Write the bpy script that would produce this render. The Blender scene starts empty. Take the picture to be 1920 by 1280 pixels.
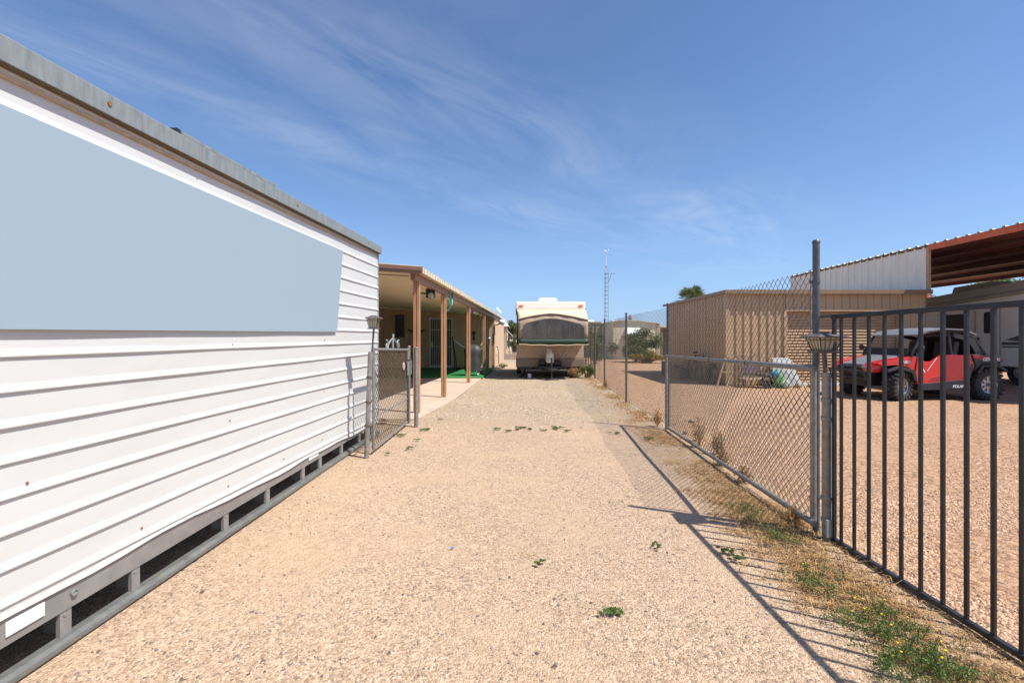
import bpy, math, random
import numpy as np
from mathutils import Vector, Matrix
random.seed(7); rng = np.random.default_rng(7)
R = math.radians
scene = bpy.context.scene
COL = scene.collection

# ------------------------------------------------------------ camera, sky, sun, exposure
cd = bpy.data.cameras.new('camera'); cam = bpy.data.objects.new('camera', cd); COL.objects.link(cam)
cam.location = (0, 0, 1.32); cam.rotation_euler = (R(90), 0, 0)
cd.sensor_width = 36; cd.lens = 36*850/1920; cd.shift_x = -10/1920; cd.shift_y = -4/1920
cd.clip_start = 0.05; cd.clip_end = 12000
scene.camera = cam
SUN = Vector((1.07, -0.52, 1.9)).normalized()
elev = math.asin(SUN.z); azim = math.atan2(SUN.x, SUN.y)
sd = bpy.data.lights.new('sun', 'SUN'); so = bpy.data.objects.new('sun', sd); COL.objects.link(so)
sd.energy = 4.55; sd.angle = R(0.53); sd.color = (1.0, 0.955, 0.89)
so.rotation_euler = SUN.to_track_quat('Z', 'Y').to_euler(); so.location = (8, -6, 20)
scene.view_settings.view_transform = 'Standard'; scene.view_settings.look = 'None'
scene.view_settings.exposure = 0.58; scene.view_settings.gamma = 1
w = bpy.data.worlds.new('World'); scene.world = w; w.use_nodes = True
nt = w.node_tree; nt.nodes.clear()
def N(nt, t, **kw):
    n = nt.nodes.new(t)
    for k, v in kw.items():
        if k.startswith('i_'): n.inputs[k[2:].replace('_', ' ')].default_value = v
        else: setattr(n, k, v)
    return n
def mth(nt, op, a, b=None, c=None, clamp=False):
    n = nt.nodes.new('ShaderNodeMath'); n.operation = op; n.use_clamp = clamp
    for i, x in enumerate((a, b, c)):
        if x is None: continue
        if isinstance(x, (int, float)): n.inputs[i].default_value = x
        else: nt.links.new(x, n.inputs[i])
    return n.outputs[0]
def mixc(nt, f, a, b, mode='MIX'):
    n = nt.nodes.new('ShaderNodeMix'); n.data_type = 'RGBA'; n.blend_type = mode
    for i, x in ((0, f), (6, a), (7, b)):
        if isinstance(x, (int, float)): n.inputs[i].default_value = x
        elif isinstance(x, tuple): n.inputs[i].default_value = (*x[:3], 1)
        else: nt.links.new(x, n.inputs[i])
    return n.outputs[2]
sky = N(nt, 'ShaderNodeTexSky', sky_type='NISHITA', sun_disc=False, sun_elevation=elev, sun_rotation=azim,
        altitude=500, air_density=1.0, dust_density=1.0, ozone_density=2.2)
tc = N(nt, 'ShaderNodeTexCoord'); sep = N(nt, 'ShaderNodeSeparateXYZ')
nt.links.new(tc.outputs['Generated'], sep.inputs[0])
zz = mth(nt, 'MAXIMUM', sep.outputs[2], 0.03)
u = mth(nt, 'DIVIDE', sep.outputs[0], zz); v = mth(nt, 'DIVIDE', sep.outputs[1], zz)
along = mth(nt, 'ADD', mth(nt, 'MULTIPLY', u, 0.64), mth(nt, 'MULTIPLY', v, 0.77))
across = mth(nt, 'SUBTRACT', mth(nt, 'MULTIPLY', u, 0.77), mth(nt, 'MULTIPLY', v, 0.64))
cmb = N(nt, 'ShaderNodeCombineXYZ')
nt.links.new(mth(nt, 'MULTIPLY', along, 0.80), cmb.inputs[0]); nt.links.new(mth(nt, 'MULTIPLY', across, 1.9), cmb.inputs[1])
n1 = N(nt, 'ShaderNodeTexNoise', i_Scale=1.0, i_Detail=10.0, i_Roughness=0.62, i_Distortion=1.1)
nt.links.new(cmb.outputs[0], n1.inputs['Vector'])
cmb2 = N(nt, 'ShaderNodeCombineXYZ')
nt.links.new(mth(nt, 'MULTIPLY', along, 0.5), cmb2.inputs[0]); nt.links.new(mth(nt, 'MULTIPLY', across, 0.8), cmb2.inputs[1]); cmb2.inputs[2].default_value = 4.4
n2 = N(nt, 'ShaderNodeTexNoise', i_Scale=1.0, i_Detail=4.0, i_Roughness=0.5)
nt.links.new(cmb2.outputs[0], n2.inputs['Vector'])
def gauss(x, c, wd):
    d = mth(nt, 'DIVIDE', mth(nt, 'SUBTRACT', x, c), wd)
    return mth(nt, 'POWER', 2.718, mth(nt, 'MULTIPLY', mth(nt, 'MULTIPLY', d, d), -1.0))
b = mth(nt, 'ADD', mth(nt, 'ADD', gauss(across, -1.30, 0.62), mth(nt, 'MULTIPLY', gauss(across, -2.30, 0.33), 0.8)), 0.10)
streak = mth(nt, 'MULTIPLY', mth(nt, 'SUBTRACT', n1.outputs[0], 0.36), 2.3, clamp=True)
big = mth(nt, 'MULTIPLY', mth(nt, 'SUBTRACT', n2.outputs[0], 0.30), 2.6, clamp=True)
cl = mth(nt, 'MULTIPLY', mth(nt, 'MULTIPLY', mth(nt, 'MULTIPLY', streak, big), b), 0.33, clamp=True)
cl = mth(nt, 'MULTIPLY', cl, mth(nt, 'MULTIPLY', mth(nt, 'SUBTRACT', sep.outputs[2], 0.06), 6.0, clamp=True))
hz = mth(nt, 'POWER', mth(nt, 'SUBTRACT', 1.0, mth(nt, 'MAXIMUM', sep.outputs[2], 0.0)), 6.0)
tint = mixc(nt, 1.0, sky.outputs[0], (0.87, 1.02, 1.20), 'MULTIPLY')
tint = mixc(nt, mth(nt, 'MULTIPLY', hz, .75), tint, (2.9, 4.5, 7.5))
skyc = mixc(nt, cl, tint, (7.2, 7.7, 8.6))
bg = N(nt, 'ShaderNodeBackground'); bg.inputs[1].default_value = 0.091
nt.links.new(skyc, bg.inputs[0])
wo = N(nt, 'ShaderNodeOutputWorld'); nt.links.new(bg.outputs[0], wo.inputs[0])

# ------------------------------------------------------------ helpers
OFF = {}
def tag(o, label=None, cat=None, group=None, kind=None):
    if label: o['label'] = label
    if cat: o['category'] = cat
    if group: o['group'] = group
    if kind: o['kind'] = kind
    return o
def thing(name, loc, label, cat, group=None):
    o = bpy.data.objects.new(name, None); COL.objects.link(o); o.location = loc; o.empty_display_size = .1
    OFF[o.name] = Vector(loc); return tag(o, label, cat, group)
class MB:
    def __init__(s): s.v = []; s.f = []
    def add(s, vs, fs):
        b = len(s.v); s.v += [tuple(p) for p in vs]; s.f += [tuple(i+b for i in f) for f in fs]; return s
    def box(s, x0, x1, y0, y1, z0, z1):
        return s.add([(x0,y0,z0),(x1,y0,z0),(x1,y1,z0),(x0,y1,z0),(x0,y0,z1),(x1,y0,z1),(x1,y1,z1),(x0,y1,z1)],
                     [(0,3,2,1),(4,5,6,7),(0,1,5,4),(1,2,6,5),(2,3,7,6),(3,0,4,7)])
    def obox(s, c, size, rot=None):
        m = rot if rot is not None else Matrix.Identity(3)
        hx, hy, hz_ = size[0]/2, size[1]/2, size[2]/2; c = Vector(c)
        vs = [c + m @ Vector(p) for p in ((-hx,-hy,-hz_),(hx,-hy,-hz_),(hx,hy,-hz_),(-hx,hy,-hz_),(-hx,-hy,hz_),(hx,-hy,hz_),(hx,hy,hz_),(-hx,hy,hz_))]
        return s.add(vs, [(0,3,2,1),(4,5,6,7),(0,1,5,4),(1,2,6,5),(2,3,7,6),(3,0,4,7)])
    def tube(s, p, q, r, n=8, r2=None, cap=True):
        p, q = Vector(p), Vector(q); d = (q-p)
        if d.length < 1e-7: return s
        d.normalize(); a = d.orthogonal().normalized(); b_ = d.cross(a); r2 = r if r2 is None else r2
        vs = []
        for c, rr in ((p, r), (q, r2)):
            for i in range(n):
                t = 2*math.pi*i/n; vs.append(c + a*(rr*math.cos(t)) + b_*(rr*math.sin(t)))
        fs = [(i, (i+1) % n, n+(i+1) % n, n+i) for i in range(n)]
        if cap: fs += [tuple(range(n))[::-1], tuple(range(n, 2*n))]
        return s.add(vs, fs)
    def path(s, pts, r, n=6):
        pts = [Vector(p) for p in pts]; vs = []; fs = []; prev = None
        for k, c in enumerate(pts):
            d = (pts[min(k+1, len(pts)-1)] - pts[max(k-1, 0)]).normalized()
            a = d.orthogonal().normalized() if prev is None else (prev - d*prev.dot(d)).normalized()
            prev = a; b_ = d.cross(a); rr = r[k] if isinstance(r, (list, tuple)) else r
            for i in range(n):
                t = 2*math.pi*i/n; vs.append(c + a*(rr*math.cos(t)) + b_*(rr*math.sin(t)))
        for k in range(len(pts)-1):
            for i in range(n): fs.append((k*n+i, k*n+(i+1) % n, (k+1)*n+(i+1) % n, (k+1)*n+i))
        fs += [tuple(range(n))[::-1], tuple(range((len(pts)-1)*n, len(pts)*n))]
        return s.add(vs, fs)
    def prism(s, poly, axis, a, b_):
        n = len(poly); mk = {'x': lambda p, t: (t, p[0], p[1]), 'y': lambda p, t: (p[0], t, p[1]), 'z': lambda p, t: (p[0], p[1], t)}[axis]
        vs = [mk(p, a) for p in poly] + [mk(p, b_) for p in poly]
        return s.add(vs, [tuple(range(n)), tuple(range(n, 2*n))[::-1]] + [(i, n+i, n+(i+1) % n, (i+1) % n) for i in range(n)])
    def lathe(s, prof, c, n=16, axis='z'):
        vs = []; c = Vector(c)
        for (r, h) in prof:
            for i in range(n):
                t = 2*math.pi*i/n; x, y = r*math.cos(t), r*math.sin(t)
                vs.append(c + (Vector((x, y, h)) if axis == 'z' else Vector((x, h, y)) if axis == 'y' else Vector((h, x, y))))
        fs = []
        for k in range(len(prof)-1):
            for i in range(n): fs.append((k*n+i, k*n+(i+1) % n, (k+1)*n+(i+1) % n, (k+1)*n+i))
        return s.add(vs, fs)
    def surf(s, rows):
        m = len(rows[0]); vs = [p for r_ in rows for p in r_]
        return s.add(vs, [(j*m+i, j*m+i+1, (j+1)*m+i+1, (j+1)*m+i) for j in range(len(rows)-1) for i in range(m-1)])
    def ball(s, c, r, n=10, m=7, sq=(1, 1, 1)):
        rows = [[(c[0]+r*sq[0]*math.sin(math.pi*j/m)*math.cos(2*math.pi*i/n), c[1]+r*sq[1]*math.sin(math.pi*j/m)*math.sin(2*math.pi*i/n), c[2]+r*sq[2]*math.cos(math.pi*j/m)) for i in range(n+1)] for j in range(m+1)]
        return s.surf(rows)
    def build(s, name, mat, parent=None, smooth=False, bev=0, label=None, solid=0):
        off = OFF.get(parent.name, Vector((0,0,0))) if parent else Vector((0,0,0))
        me = bpy.data.meshes.new(name); me.from_pydata([(p[0]-off[0], p[1]-off[1], p[2]-off[2]) for p in s.v], [], s.f)
        me.materials.append(mat)
        if smooth: me.polygons.foreach_set('use_smooth', [True]*len(me.polygons))
        me.update()
        o = bpy.data.objects.new(name, me); COL.objects.link(o)
        if parent: o.parent = parent
        OFF[o.name] = off
        if smooth:
            try: me.set_sharp_from_angle(angle=R(40))
            except Exception: pass
        if solid:
            m = o.modifiers.new('solid', 'SOLIDIFY'); m.thickness = solid; m.offset = 0
        if bev:
            m = o.modifiers.new('bevel', 'BEVEL'); m.width = bev; m.segments = 2; m.limit_method = 'ANGLE'; m.angle_limit = R(40)
        if label: o['label'] = label
        return o
def npmesh(name, V, F, mat, parent=None, smooth=False):
    """V (n,3), F (m,k) arrays -> object"""
    off = np.array(OFF.get(parent.name, (0,0,0))) if parent else np.zeros(3)
    me = bpy.data.meshes.new(name); k = F.shape[1]
    me.vertices.add(len(V)); me.vertices.foreach_set('co', (V-off).astype(np.float32).ravel())
    me.loops.add(F.size); me.loops.foreach_set('vertex_index', F.astype(np.int32).ravel())
    me.polygons.add(len(F)); me.polygons.foreach_set('loop_start', np.arange(0, F.size, k, dtype=np.int32))
    me.polygons.foreach_set('loop_total', np.full(len(F), k, dtype=np.int32))
    if smooth: me.polygons.foreach_set('use_smooth', np.ones(len(F), dtype=bool))
    me.materials.append(mat); me.update(calc_edges=True); me.validate()
    o = bpy.data.objects.new(name, me); COL.objects.link(o)
    if parent: o.parent = parent
    OFF[o.name] = Vector(off); return o

# ------------------------------------------------------------ materials
MC = {}
def mat(name, col, rough=.6, metal=0, var=.12, scale=6, bump=0, bscale=60, col2=None, thr=None, stretch=(1,1,1), spec=.5, island=False, trans=0, coat=0):
    if name in MC: return MC[name]
    m = bpy.data.materials.new(name); m.use_nodes = True; nt = m.node_tree
    p = nt.nodes['Principled BSDF']; MC[name] = m
    p.inputs['Roughness'].default_value = rough; p.inputs['Metallic'].default_value = metal
    p.inputs['Specular IOR Level'].default_value = spec
    if coat: p.inputs['Coat Weight'].default_value = coat; p.inputs['Coat Roughness'].default_value = .08
    g = N(nt, 'ShaderNodeNewGeometry'); mp = N(nt, 'ShaderNodeMapping'); mp.inputs['Scale'].default_value = stretch
    nt.links.new(g.outputs['Position'], mp.inputs[0])
    n = N(nt, 'ShaderNodeTexNoise', i_Scale=float(scale), i_Detail=6.0, i_Roughness=.6); nt.links.new(mp.outputs[0], n.inputs['Vector'])
    dark = tuple(c*(1-var) for c in col); lite = tuple(min(1, c*(1+var)) for c in col)
    f = mth(nt, 'MULTIPLY', mth(nt, 'SUBTRACT', n.outputs[0], .32), 2.8, clamp=True)
    c = mixc(nt, f, dark, lite)
    if island:
        rp = mth(nt, 'MULTIPLY', g.outputs['Random Per Island'], 1.0)
        c = mixc(nt, rp, dark, col2 if col2 else lite)
    elif col2:
        n3 = N(nt, 'ShaderNodeTexNoise', i_Scale=float(scale)*.45, i_Detail=8.0, i_Roughness=.7); nt.links.new(mp.outputs[0], n3.inputs['Vector'])
        t = thr if thr else .58
        c = mixc(nt, mth(nt, 'MULTIPLY', mth(nt, 'SUBTRACT', n3.outputs[0], t), 7.0, clamp=True), c, col2)
    nt.links.new(c, p.inputs['Base Color'])
    nt.links.new(mth(nt, 'ADD', mth(nt, 'MULTIPLY', n.outputs[0], .2), rough-.1, clamp=True), p.inputs['Roughness'])
    if bump:
        nb = N(nt, 'ShaderNodeTexNoise', i_Scale=float(bscale), i_Detail=5.0); nt.links.new(mp.outputs[0], nb.inputs['Vector'])
        bp = N(nt, 'ShaderNodeBump'); bp.inputs['Strength'].default_value = bump; bp.inputs['Distance'].default_value = .01
        nt.links.new(nb.outputs[0], bp.inputs['Height']); nt.links.new(bp.outputs[0], p.inputs['Normal'])
    if trans:
        tr = N(nt, 'ShaderNodeBsdfTranslucent'); nt.links.new(c, tr.inputs[0]); mx = N(nt, 'ShaderNodeMixShader'); mx.inputs[0].default_value = trans
        nt.links.new(p.outputs[0], mx.inputs[1]); nt.links.new(tr.outputs[0], mx.inputs[2]); nt.links.new(mx.outputs[0], nt.nodes['Material Output'].inputs[0])
    return m
M_white = mat('white_siding', (.59,.595,.575), .42, var=.03, scale=3, bump=.05, bscale=7, col2=(.56,.54,.50), thr=.60, stretch=(1,.5,2.0))
M_galv = mat('galvanised_steel', (.26,.285,.275), .5, .25, var=.16, scale=9, bump=.06, bscale=90, col2=(.24,.235,.22), thr=.60, stretch=(1,3,.6))
M_galv2 = mat('galvanised_pipe_shaded', (.105,.115,.12), .5, .45, var=.22, scale=22, col2=(.20,.15,.11), thr=.66)  # base darkened for the shaded look of the tall posts; brown blotches are rust
M_pipel = mat('weathered_pipe_lit', (.25,.24,.225), .55, .35, var=.25, scale=22, col2=(.20,.14,.09), thr=.64)  # paler copy of the pipe, with the sunlit tone put into its colour
M_wire = mat('galvanised_wire', (.075,.065,.052), .6, .2, var=.35, scale=4)
M_rustywire = mat('rusty_wire', (.16,.115,.075), .7, .3, var=.35, scale=6)
M_frame = mat('steel_floor_beam', (.27,.26,.25), .6, .2, var=.15, scale=7, bump=.05, col2=(.20,.17,.14), thr=.64)
M_railg = mat('painted_skid_rail', (.155,.158,.145), .55, .2, var=.22, scale=12, col2=(.34,.27,.2), thr=.6)
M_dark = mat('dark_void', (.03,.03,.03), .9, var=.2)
M_blue = mat('pale_blue_panel', (.29,.373,.432), .75, var=.006, scale=2, spec=.2)
M_wood = mat('weathered_wood_trim', (.50,.34,.20), .8, var=.2, scale=15)
M_blackpaint = mat('black_gate_paint', (.019,.022,.028), .40, .1, var=.35, scale=14, col2=(.045,.04,.036), thr=.68)
M_lampbr = mat('lamp_bronze_plastic', (.11,.085,.08), .5, 0, var=.2)
M_lens = mat('lamp_ribbed_lens', (.42,.38,.26), .25, 0, var=.3, scale=60)
M_brown = mat('brown_trim_paint', (.27,.145,.09), .5, var=.12, scale=4)
M_post = mat('tan_brown_post_paint', (.45,.24,.125), .5, var=.12, scale=5)
M_cream = mat('cream_ceiling_paint', (.74,.64,.47), .6, var=.06, scale=3)
M_stucco = mat('beige_house_siding', (.56,.41,.27), .7, var=.06, scale=3, bump=.05)
M_rooftop = mat('white_roof_metal', (.66,.64,.58), .5, var=.15, scale=5, col2=(.42,.36,.28), thr=.6)
M_concrete = mat('patio_concrete', (.50,.39,.29), .85, var=.10, scale=2.2, bump=.12, bscale=40, col2=(.41,.32,.24), thr=.55)
M_turf = mat('artificial_turf', (.015,.17,.035), .85, var=.35, scale=30, bump=.6, bscale=220)
M_black = mat('black_plastic', (.022,.022,.024), .5, var=.2)
M_cover = mat('grill_cover_vinyl', (.05,.05,.052), .55, var=.3, scale=6, bump=.35, bscale=9)
M_net = mat('hammock_net', (.6,.6,.58), .8, var=.1)
M_doorw = mat('white_door_paint', (.62,.62,.60), .5, var=.05)
M_screen = mat('door_screen', (.12,.13,.11), .7, var=.2, scale=20)
M_glass = mat('dark_window_glass', (.025,.03,.035), .12, var=.2, spec=.7)
M_teal = mat('teal_hose', (.03,.33,.30), .4, var=.1)
M_whitep = mat('white_plastic', (.78,.78,.76), .4, var=.04)
M_shed = mat('tan_shed_metal', (.52,.355,.205), .45, .1, var=.10, scale=2, col2=(.36,.24,.14), thr=.62, stretch=(1,1,.3))
M_shedtrim = mat('brown_shed_trim', (.27,.18,.115), .5, .1, var=.1)
M_slat = mat('roller_door_slat_paint', (.52,.34,.195), .45, .1, var=.08, scale=4)
M_wpanel = mat('white_carport_panel', (.90,.83,.70), .5, var=.07, scale=3, col2=(.52,.38,.24), thr=.62, stretch=(1,1,.35))
M_red = mat('red_oxide_steel', (.68,.155,.065), .6, .1, var=.18, scale=6, col2=(.24,.07,.045), thr=.58)
M_rust = mat('rust_edge', (.24,.125,.055), .85, var=.35, scale=20)
M_utv = mat('red_vehicle_paint', (.58,.022,.022), .25, 0, var=.04, coat=.6)
M_utvd = mat('shaded_vehicle_red', (.30,.012,.018), .3, var=.1, coat=.5)  # darker copy of the red; shade on the rear body put into the colour
M_utvg = mat('grey_hood_plastic', (.16,.165,.17), .5, var=.1)
M_utvroof = mat('grey_roof_plastic', (.19,.195,.20), .4, var=.06)
M_tyre = mat('tyre_rubber', (.035,.033,.032), .8, var=.3, scale=30, col2=(.14,.10,.07), thr=.56)
M_rim = mat('machined_rim', (.42,.42,.43), .35, .7, var=.1)
M_rv = mat('rv_gelcoat', (.88,.83,.71), .4, var=.04)
M_rvr = mat('rv_roof_cap', (.42,.38,.31), .6, var=.1)
M_stripe = mat('rv_stripe', (.13,.115,.11), .45, var=.1)
M_camproof = mat('camper_roof_fibreglass', (.90,.85,.75), .4, var=.03)
M_camper = mat('camper_tan_body', (.50,.38,.27), .45, var=.05)
M_camper2 = mat('camper_brown_band', (.25,.185,.13), .45, var=.05)
M_canvas = mat('camper_canvas', (.66,.51,.35), .85, var=.07, scale=5, bump=.3, bscale=7)
M_canvasd = mat('camper_canvas_dark', (.36,.27,.19), .85, var=.07, scale=5, bump=.3, bscale=7)
M_vinyl = mat('camper_vinyl_window', (.075,.066,.060), .34, var=.35, scale=2.5, stretch=(1.6,1,.5), col2=(.15,.13,.11), thr=.60)
M_greenc = mat('camper_green_skirt', (.008,.032,.016), .6, var=.15, scale=8)
M_orange = mat('marker_light_orange', (.75,.12,.02), .3, var=.05)
M_jack = mat('jack_dark_steel', (.05,.045,.045), .5, .3, var=.3)
M_homec = mat('cream_home_siding', (.72,.66,.47), .6, var=.05, scale=2)
M_homey = mat('yellowish_home_siding', (.40,.36,.23), .6, var=.08, scale=2)
M_leaf = mat('green_leaf', (.05,.085,.02), .65, var=.45, col2=(.13,.18,.045), island=True, trans=.25)
M_leafd = mat('dusty_green_leaf', (.06,.095,.025), .7, var=.4, col2=(.17,.22,.075), island=True, trans=.2)
M_leafp = mat('pale_green_leaf', (.13,.19,.04), .65, var=.3, col2=(.28,.34,.09), island=True, trans=.3)
M_weed = mat('weed_leaf', (.09,.15,.03), .65, var=.35, col2=(.20,.28,.07), island=True, trans=.25)
M_ochre = mat('ochre_leaf', (.20,.14,.02), .7, var=.3, col2=(.38,.27,.05), island=True, trans=.2)
M_dry = mat('dry_grass_blade', (.36,.185,.06), .8, var=.45, col2=(.70,.45,.20), island=True, trans=.2)
M_flower = mat('yellow_petal', (.75,.52,.01), .6, var=.1)
M_bark = mat('bark', (.14,.10,.07), .9, var=.3, bump=.4, bscale=40)
M_palm = mat('palm_leaf', (.09,.135,.05), .6, var=.3, col2=(.22,.26,.11), island=True, trans=.15)
M_gravel = mat('driveway_stone', (.40,.265,.165), .85, var=.55, col2=(.70,.535,.405), island=True)
M_gravel2 = mat('yard_stone', (.36,.20,.12), .85, var=.5, col2=(.70,.46,.30), island=True)
M_pebd = mat('dark_stone', (.12,.10,.09), .8, var=.4, col2=(.26,.21,.18), island=True)
M_mount = mat('desert_rock', (.20,.16,.15), .95, var=.2, scale=.01)
M_greysheet = mat('grey_plastic_sheet', (.31,.32,.31), .6, var=.12, scale=8)
M_bag = mat('green_bag', (.04,.30,.10), .35, var=.4, scale=14, col2=(.25,.36,.08), thr=.5)
M_bagblue = mat('bag_blue_print', (.03,.25,.45), .35, var=.2)
M_junk = mat('weathered_junk', (.17,.13,.10), .8, var=.5, scale=14)
M_blockw = mat('block_wall', (.42,.32,.25), .9, var=.15, scale=6)

# ground material
def ground_material():
    m = bpy.data.materials.new('gravel_ground'); m.use_nodes = True; nt = m.node_tree; p = nt.nodes['Principled BSDF']
    g = N(nt, 'ShaderNodeNewGeometry'); P = g.outputs['Position']; s = N(nt, 'ShaderNodeSeparateXYZ'); nt.links.new(P, s.inputs[0])
    def noise(sc, det=5.0, ro=.6):
        n = N(nt, 'ShaderNodeTexNoise', i_Scale=float(sc), i_Detail=det, i_Roughness=ro); nt.links.new(P, n.inputs['Vector']); return n.outputs[0]
    def ramp(x, a, gain): return mth(nt, 'MULTIPLY', mth(nt, 'SUBTRACT', x, a), gain, clamp=True)
    def voro(sc):
        n = N(nt, 'ShaderNodeTexVoronoi', i_Scale=float(sc)); nt.links.new(P, n.inputs['Vector']); return n
    v1 = voro(95); v2 = voro(190); v3 = voro(42)
    sepc = N(nt, 'ShaderNodeSeparateColor'); nt.links.new(v1.outputs['Color'], sepc.inputs[0])
    sepd = N(nt, 'ShaderNodeSeparateColor'); nt.links.new(v3.outputs['Color'], sepd.inputs[0])
    # near drive: pale peach grit with sandy patches
    grit = mixc(nt, sepc.outputs[0], (.38,.245,.15), (.66,.49,.345))
    grit = mixc(nt, mth(nt, 'GREATER_THAN', sepc.outputs[1], .93), grit, (.24,.19,.155))
    fines = mixc(nt, noise(3, 6), (.50,.335,.21), (.61,.435,.29))
    grit = mixc(nt, mth(nt, 'MULTIPLY', ramp(noise(.9, 5), .46, 6.0), .85), grit, fines)
    # far drive: greyer, coarser
    far = mixc(nt, sepc.outputs[2], (.30,.215,.14), (.60,.47,.325))
    far = mixc(nt, mth(nt, 'MULTIPLY', ramp(noise(.7, 5), .5, 5.0), .7), far, (.52,.385,.235))
    nx = mth(nt, 'MULTIPLY', mth(nt, 'SUBTRACT', noise(1.1, 4), .5), 2.4)
    fy = mth(nt, 'MULTIPLY', mth(nt, 'SUBTRACT', mth(nt, 'ADD', s.outputs[1], nx), 6.6), 1.0, clamp=True)
    mott = mth(nt, 'ADD', .71, mth(nt, 'MULTIPLY', noise(13, 3), .42)); mc_ = N(nt, 'ShaderNodeCombineColor'); [nt.links.new(mott, mc_.inputs[i]) for i in range(3)]
    c = mixc(nt, 1.0, mixc(nt, fy, grit, far), mc_.outputs[0], 'MULTIPLY')
    # neighbour yard: pink crushed rock
    yard = mixc(nt, sepd.outputs[0], (.27,.14,.075), (.58,.365,.22))
    yard = mixc(nt, mth(nt, 'GREATER_THAN', sepd.outputs[1], .94), yard, (.22,.15,.12))
    yard = mixc(nt, mth(nt, 'MULTIPLY', ramp(noise(.8, 5), .5, 5.0), .55), yard, (.48,.30,.18))
    edge = mth(nt, 'ADD', mth(nt, 'MULTIPLY', mth(nt, 'SUBTRACT', s.outputs[1], 3.0), .035), 2.12)
    ny = mth(nt, 'MULTIPLY', mth(nt, 'SUBTRACT', noise(5, 3), .5), .35)
    fx = mth(nt, 'MULTIPLY', mth(nt, 'SUBTRACT', mth(nt, 'ADD', s.outputs[0], ny), edge), 6.0, clamp=True)
    c = mixc(nt, fx, c, yard)
    # litter-stained strip along the fence
    d = mth(nt, 'ABSOLUTE', mth(nt, 'SUBTRACT', mth(nt, 'SUBTRACT', s.outputs[0], edge), -.22))
    st = mth(nt, 'MULTIPLY', mth(nt, 'SUBTRACT', mth(nt, 'ADD', .48, mth(nt, 'MULTIPLY', mth(nt, 'SUBTRACT', noise(2.5, 5), .5), .9)), d), 2.5, clamp=True)
    st = mth(nt, 'MULTIPLY', mth(nt, 'MULTIPLY', st, .75), ramp(noise(7, 4), .42, 6.0))
    c = mixc(nt, st, c, mixc(nt, noise(30, 3), (.32,.18,.07), (.54,.35,.17)))
    big = noise(.25, 3); c = mixc(nt, mth(nt, 'MULTIPLY', ramp(big, .45, 3), .25), c, (.42,.31,.22))
    nt.links.new(c, p.inputs['Base Color']); p.inputs['Roughness'].default_value = .92; p.inputs['Specular IOR Level'].default_value = .2
    h = mth(nt, 'ADD', mth(nt, 'ADD', mth(nt, 'MULTIPLY', v1.outputs['Distance'], -.8), mth(nt, 'MULTIPLY', v3.outputs['Distance'], -.7)), mth(nt, 'ADD', mth(nt, 'MULTIPLY', v2.outputs['Distance'], -.35), mth(nt, 'MULTIPLY', noise(9, 4), .8)))
    bp = N(nt, 'ShaderNodeBump'); bp.inputs['Strength'].default_value = .8; bp.inputs['Distance'].default_value = .012
    nt.links.new(h, bp.inputs['Height']); nt.links.new(bp.outputs[0], p.inputs['Normal'])
    return m

# ------------------------------------------------------------ ground and mountains
def gz(x, y):
    near = max(0, min(1, (14-y)/4)) if y > 10 else 1
    return near*(.006*math.sin(1.9*x+.7)*math.sin(1.3*y) + .004*math.sin(4.3*x+2.1*y)) - .004
gm = ground_material()
xs = [-4000,-800,-200,-60,-20,-8,-4] + [-3+.12*i for i in range(0, 92)] + [9,12,16,20,30,60,200,800,4000]
ys = [-4000,-800,-200,-60,-20,-6,-2,0] + [.8+.12*i for i in range(0, 110)] + [15,17,20,25,30,40,60,120,300,900,2200,6000]
gb = MB(); gb.surf([[(x, y, gz(x, y)) for x in xs] for y in ys]); go = gb.build('ground', gm, smooth=True); go['kind'] = 'structure'
mb = MB(); rows = []
prof = lambda x: (150 if x < -50 else max(4, 150-.42*(x+50)))*(.78+.13*math.sin(x*.011+1)+.09*math.sin(x*.031)) if x < 1200 else 4
xx = list(range(-5200, 2400, 60))
rows.append([(x, 3600, -2) for x in xx]); rows.append([(x, 3900, max(2, prof(x)*.55+8*math.sin(x*.05))) for x in xx]); rows.append([(x, 4300, max(3, prof(x)*1.25)) for x in xx]); rows.append([(x, 5200, -2) for x in xx])
mb.surf(rows); o = mb.build('mountain_ridge', M_mount, smooth=True); o['kind'] = 'structure'

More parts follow.
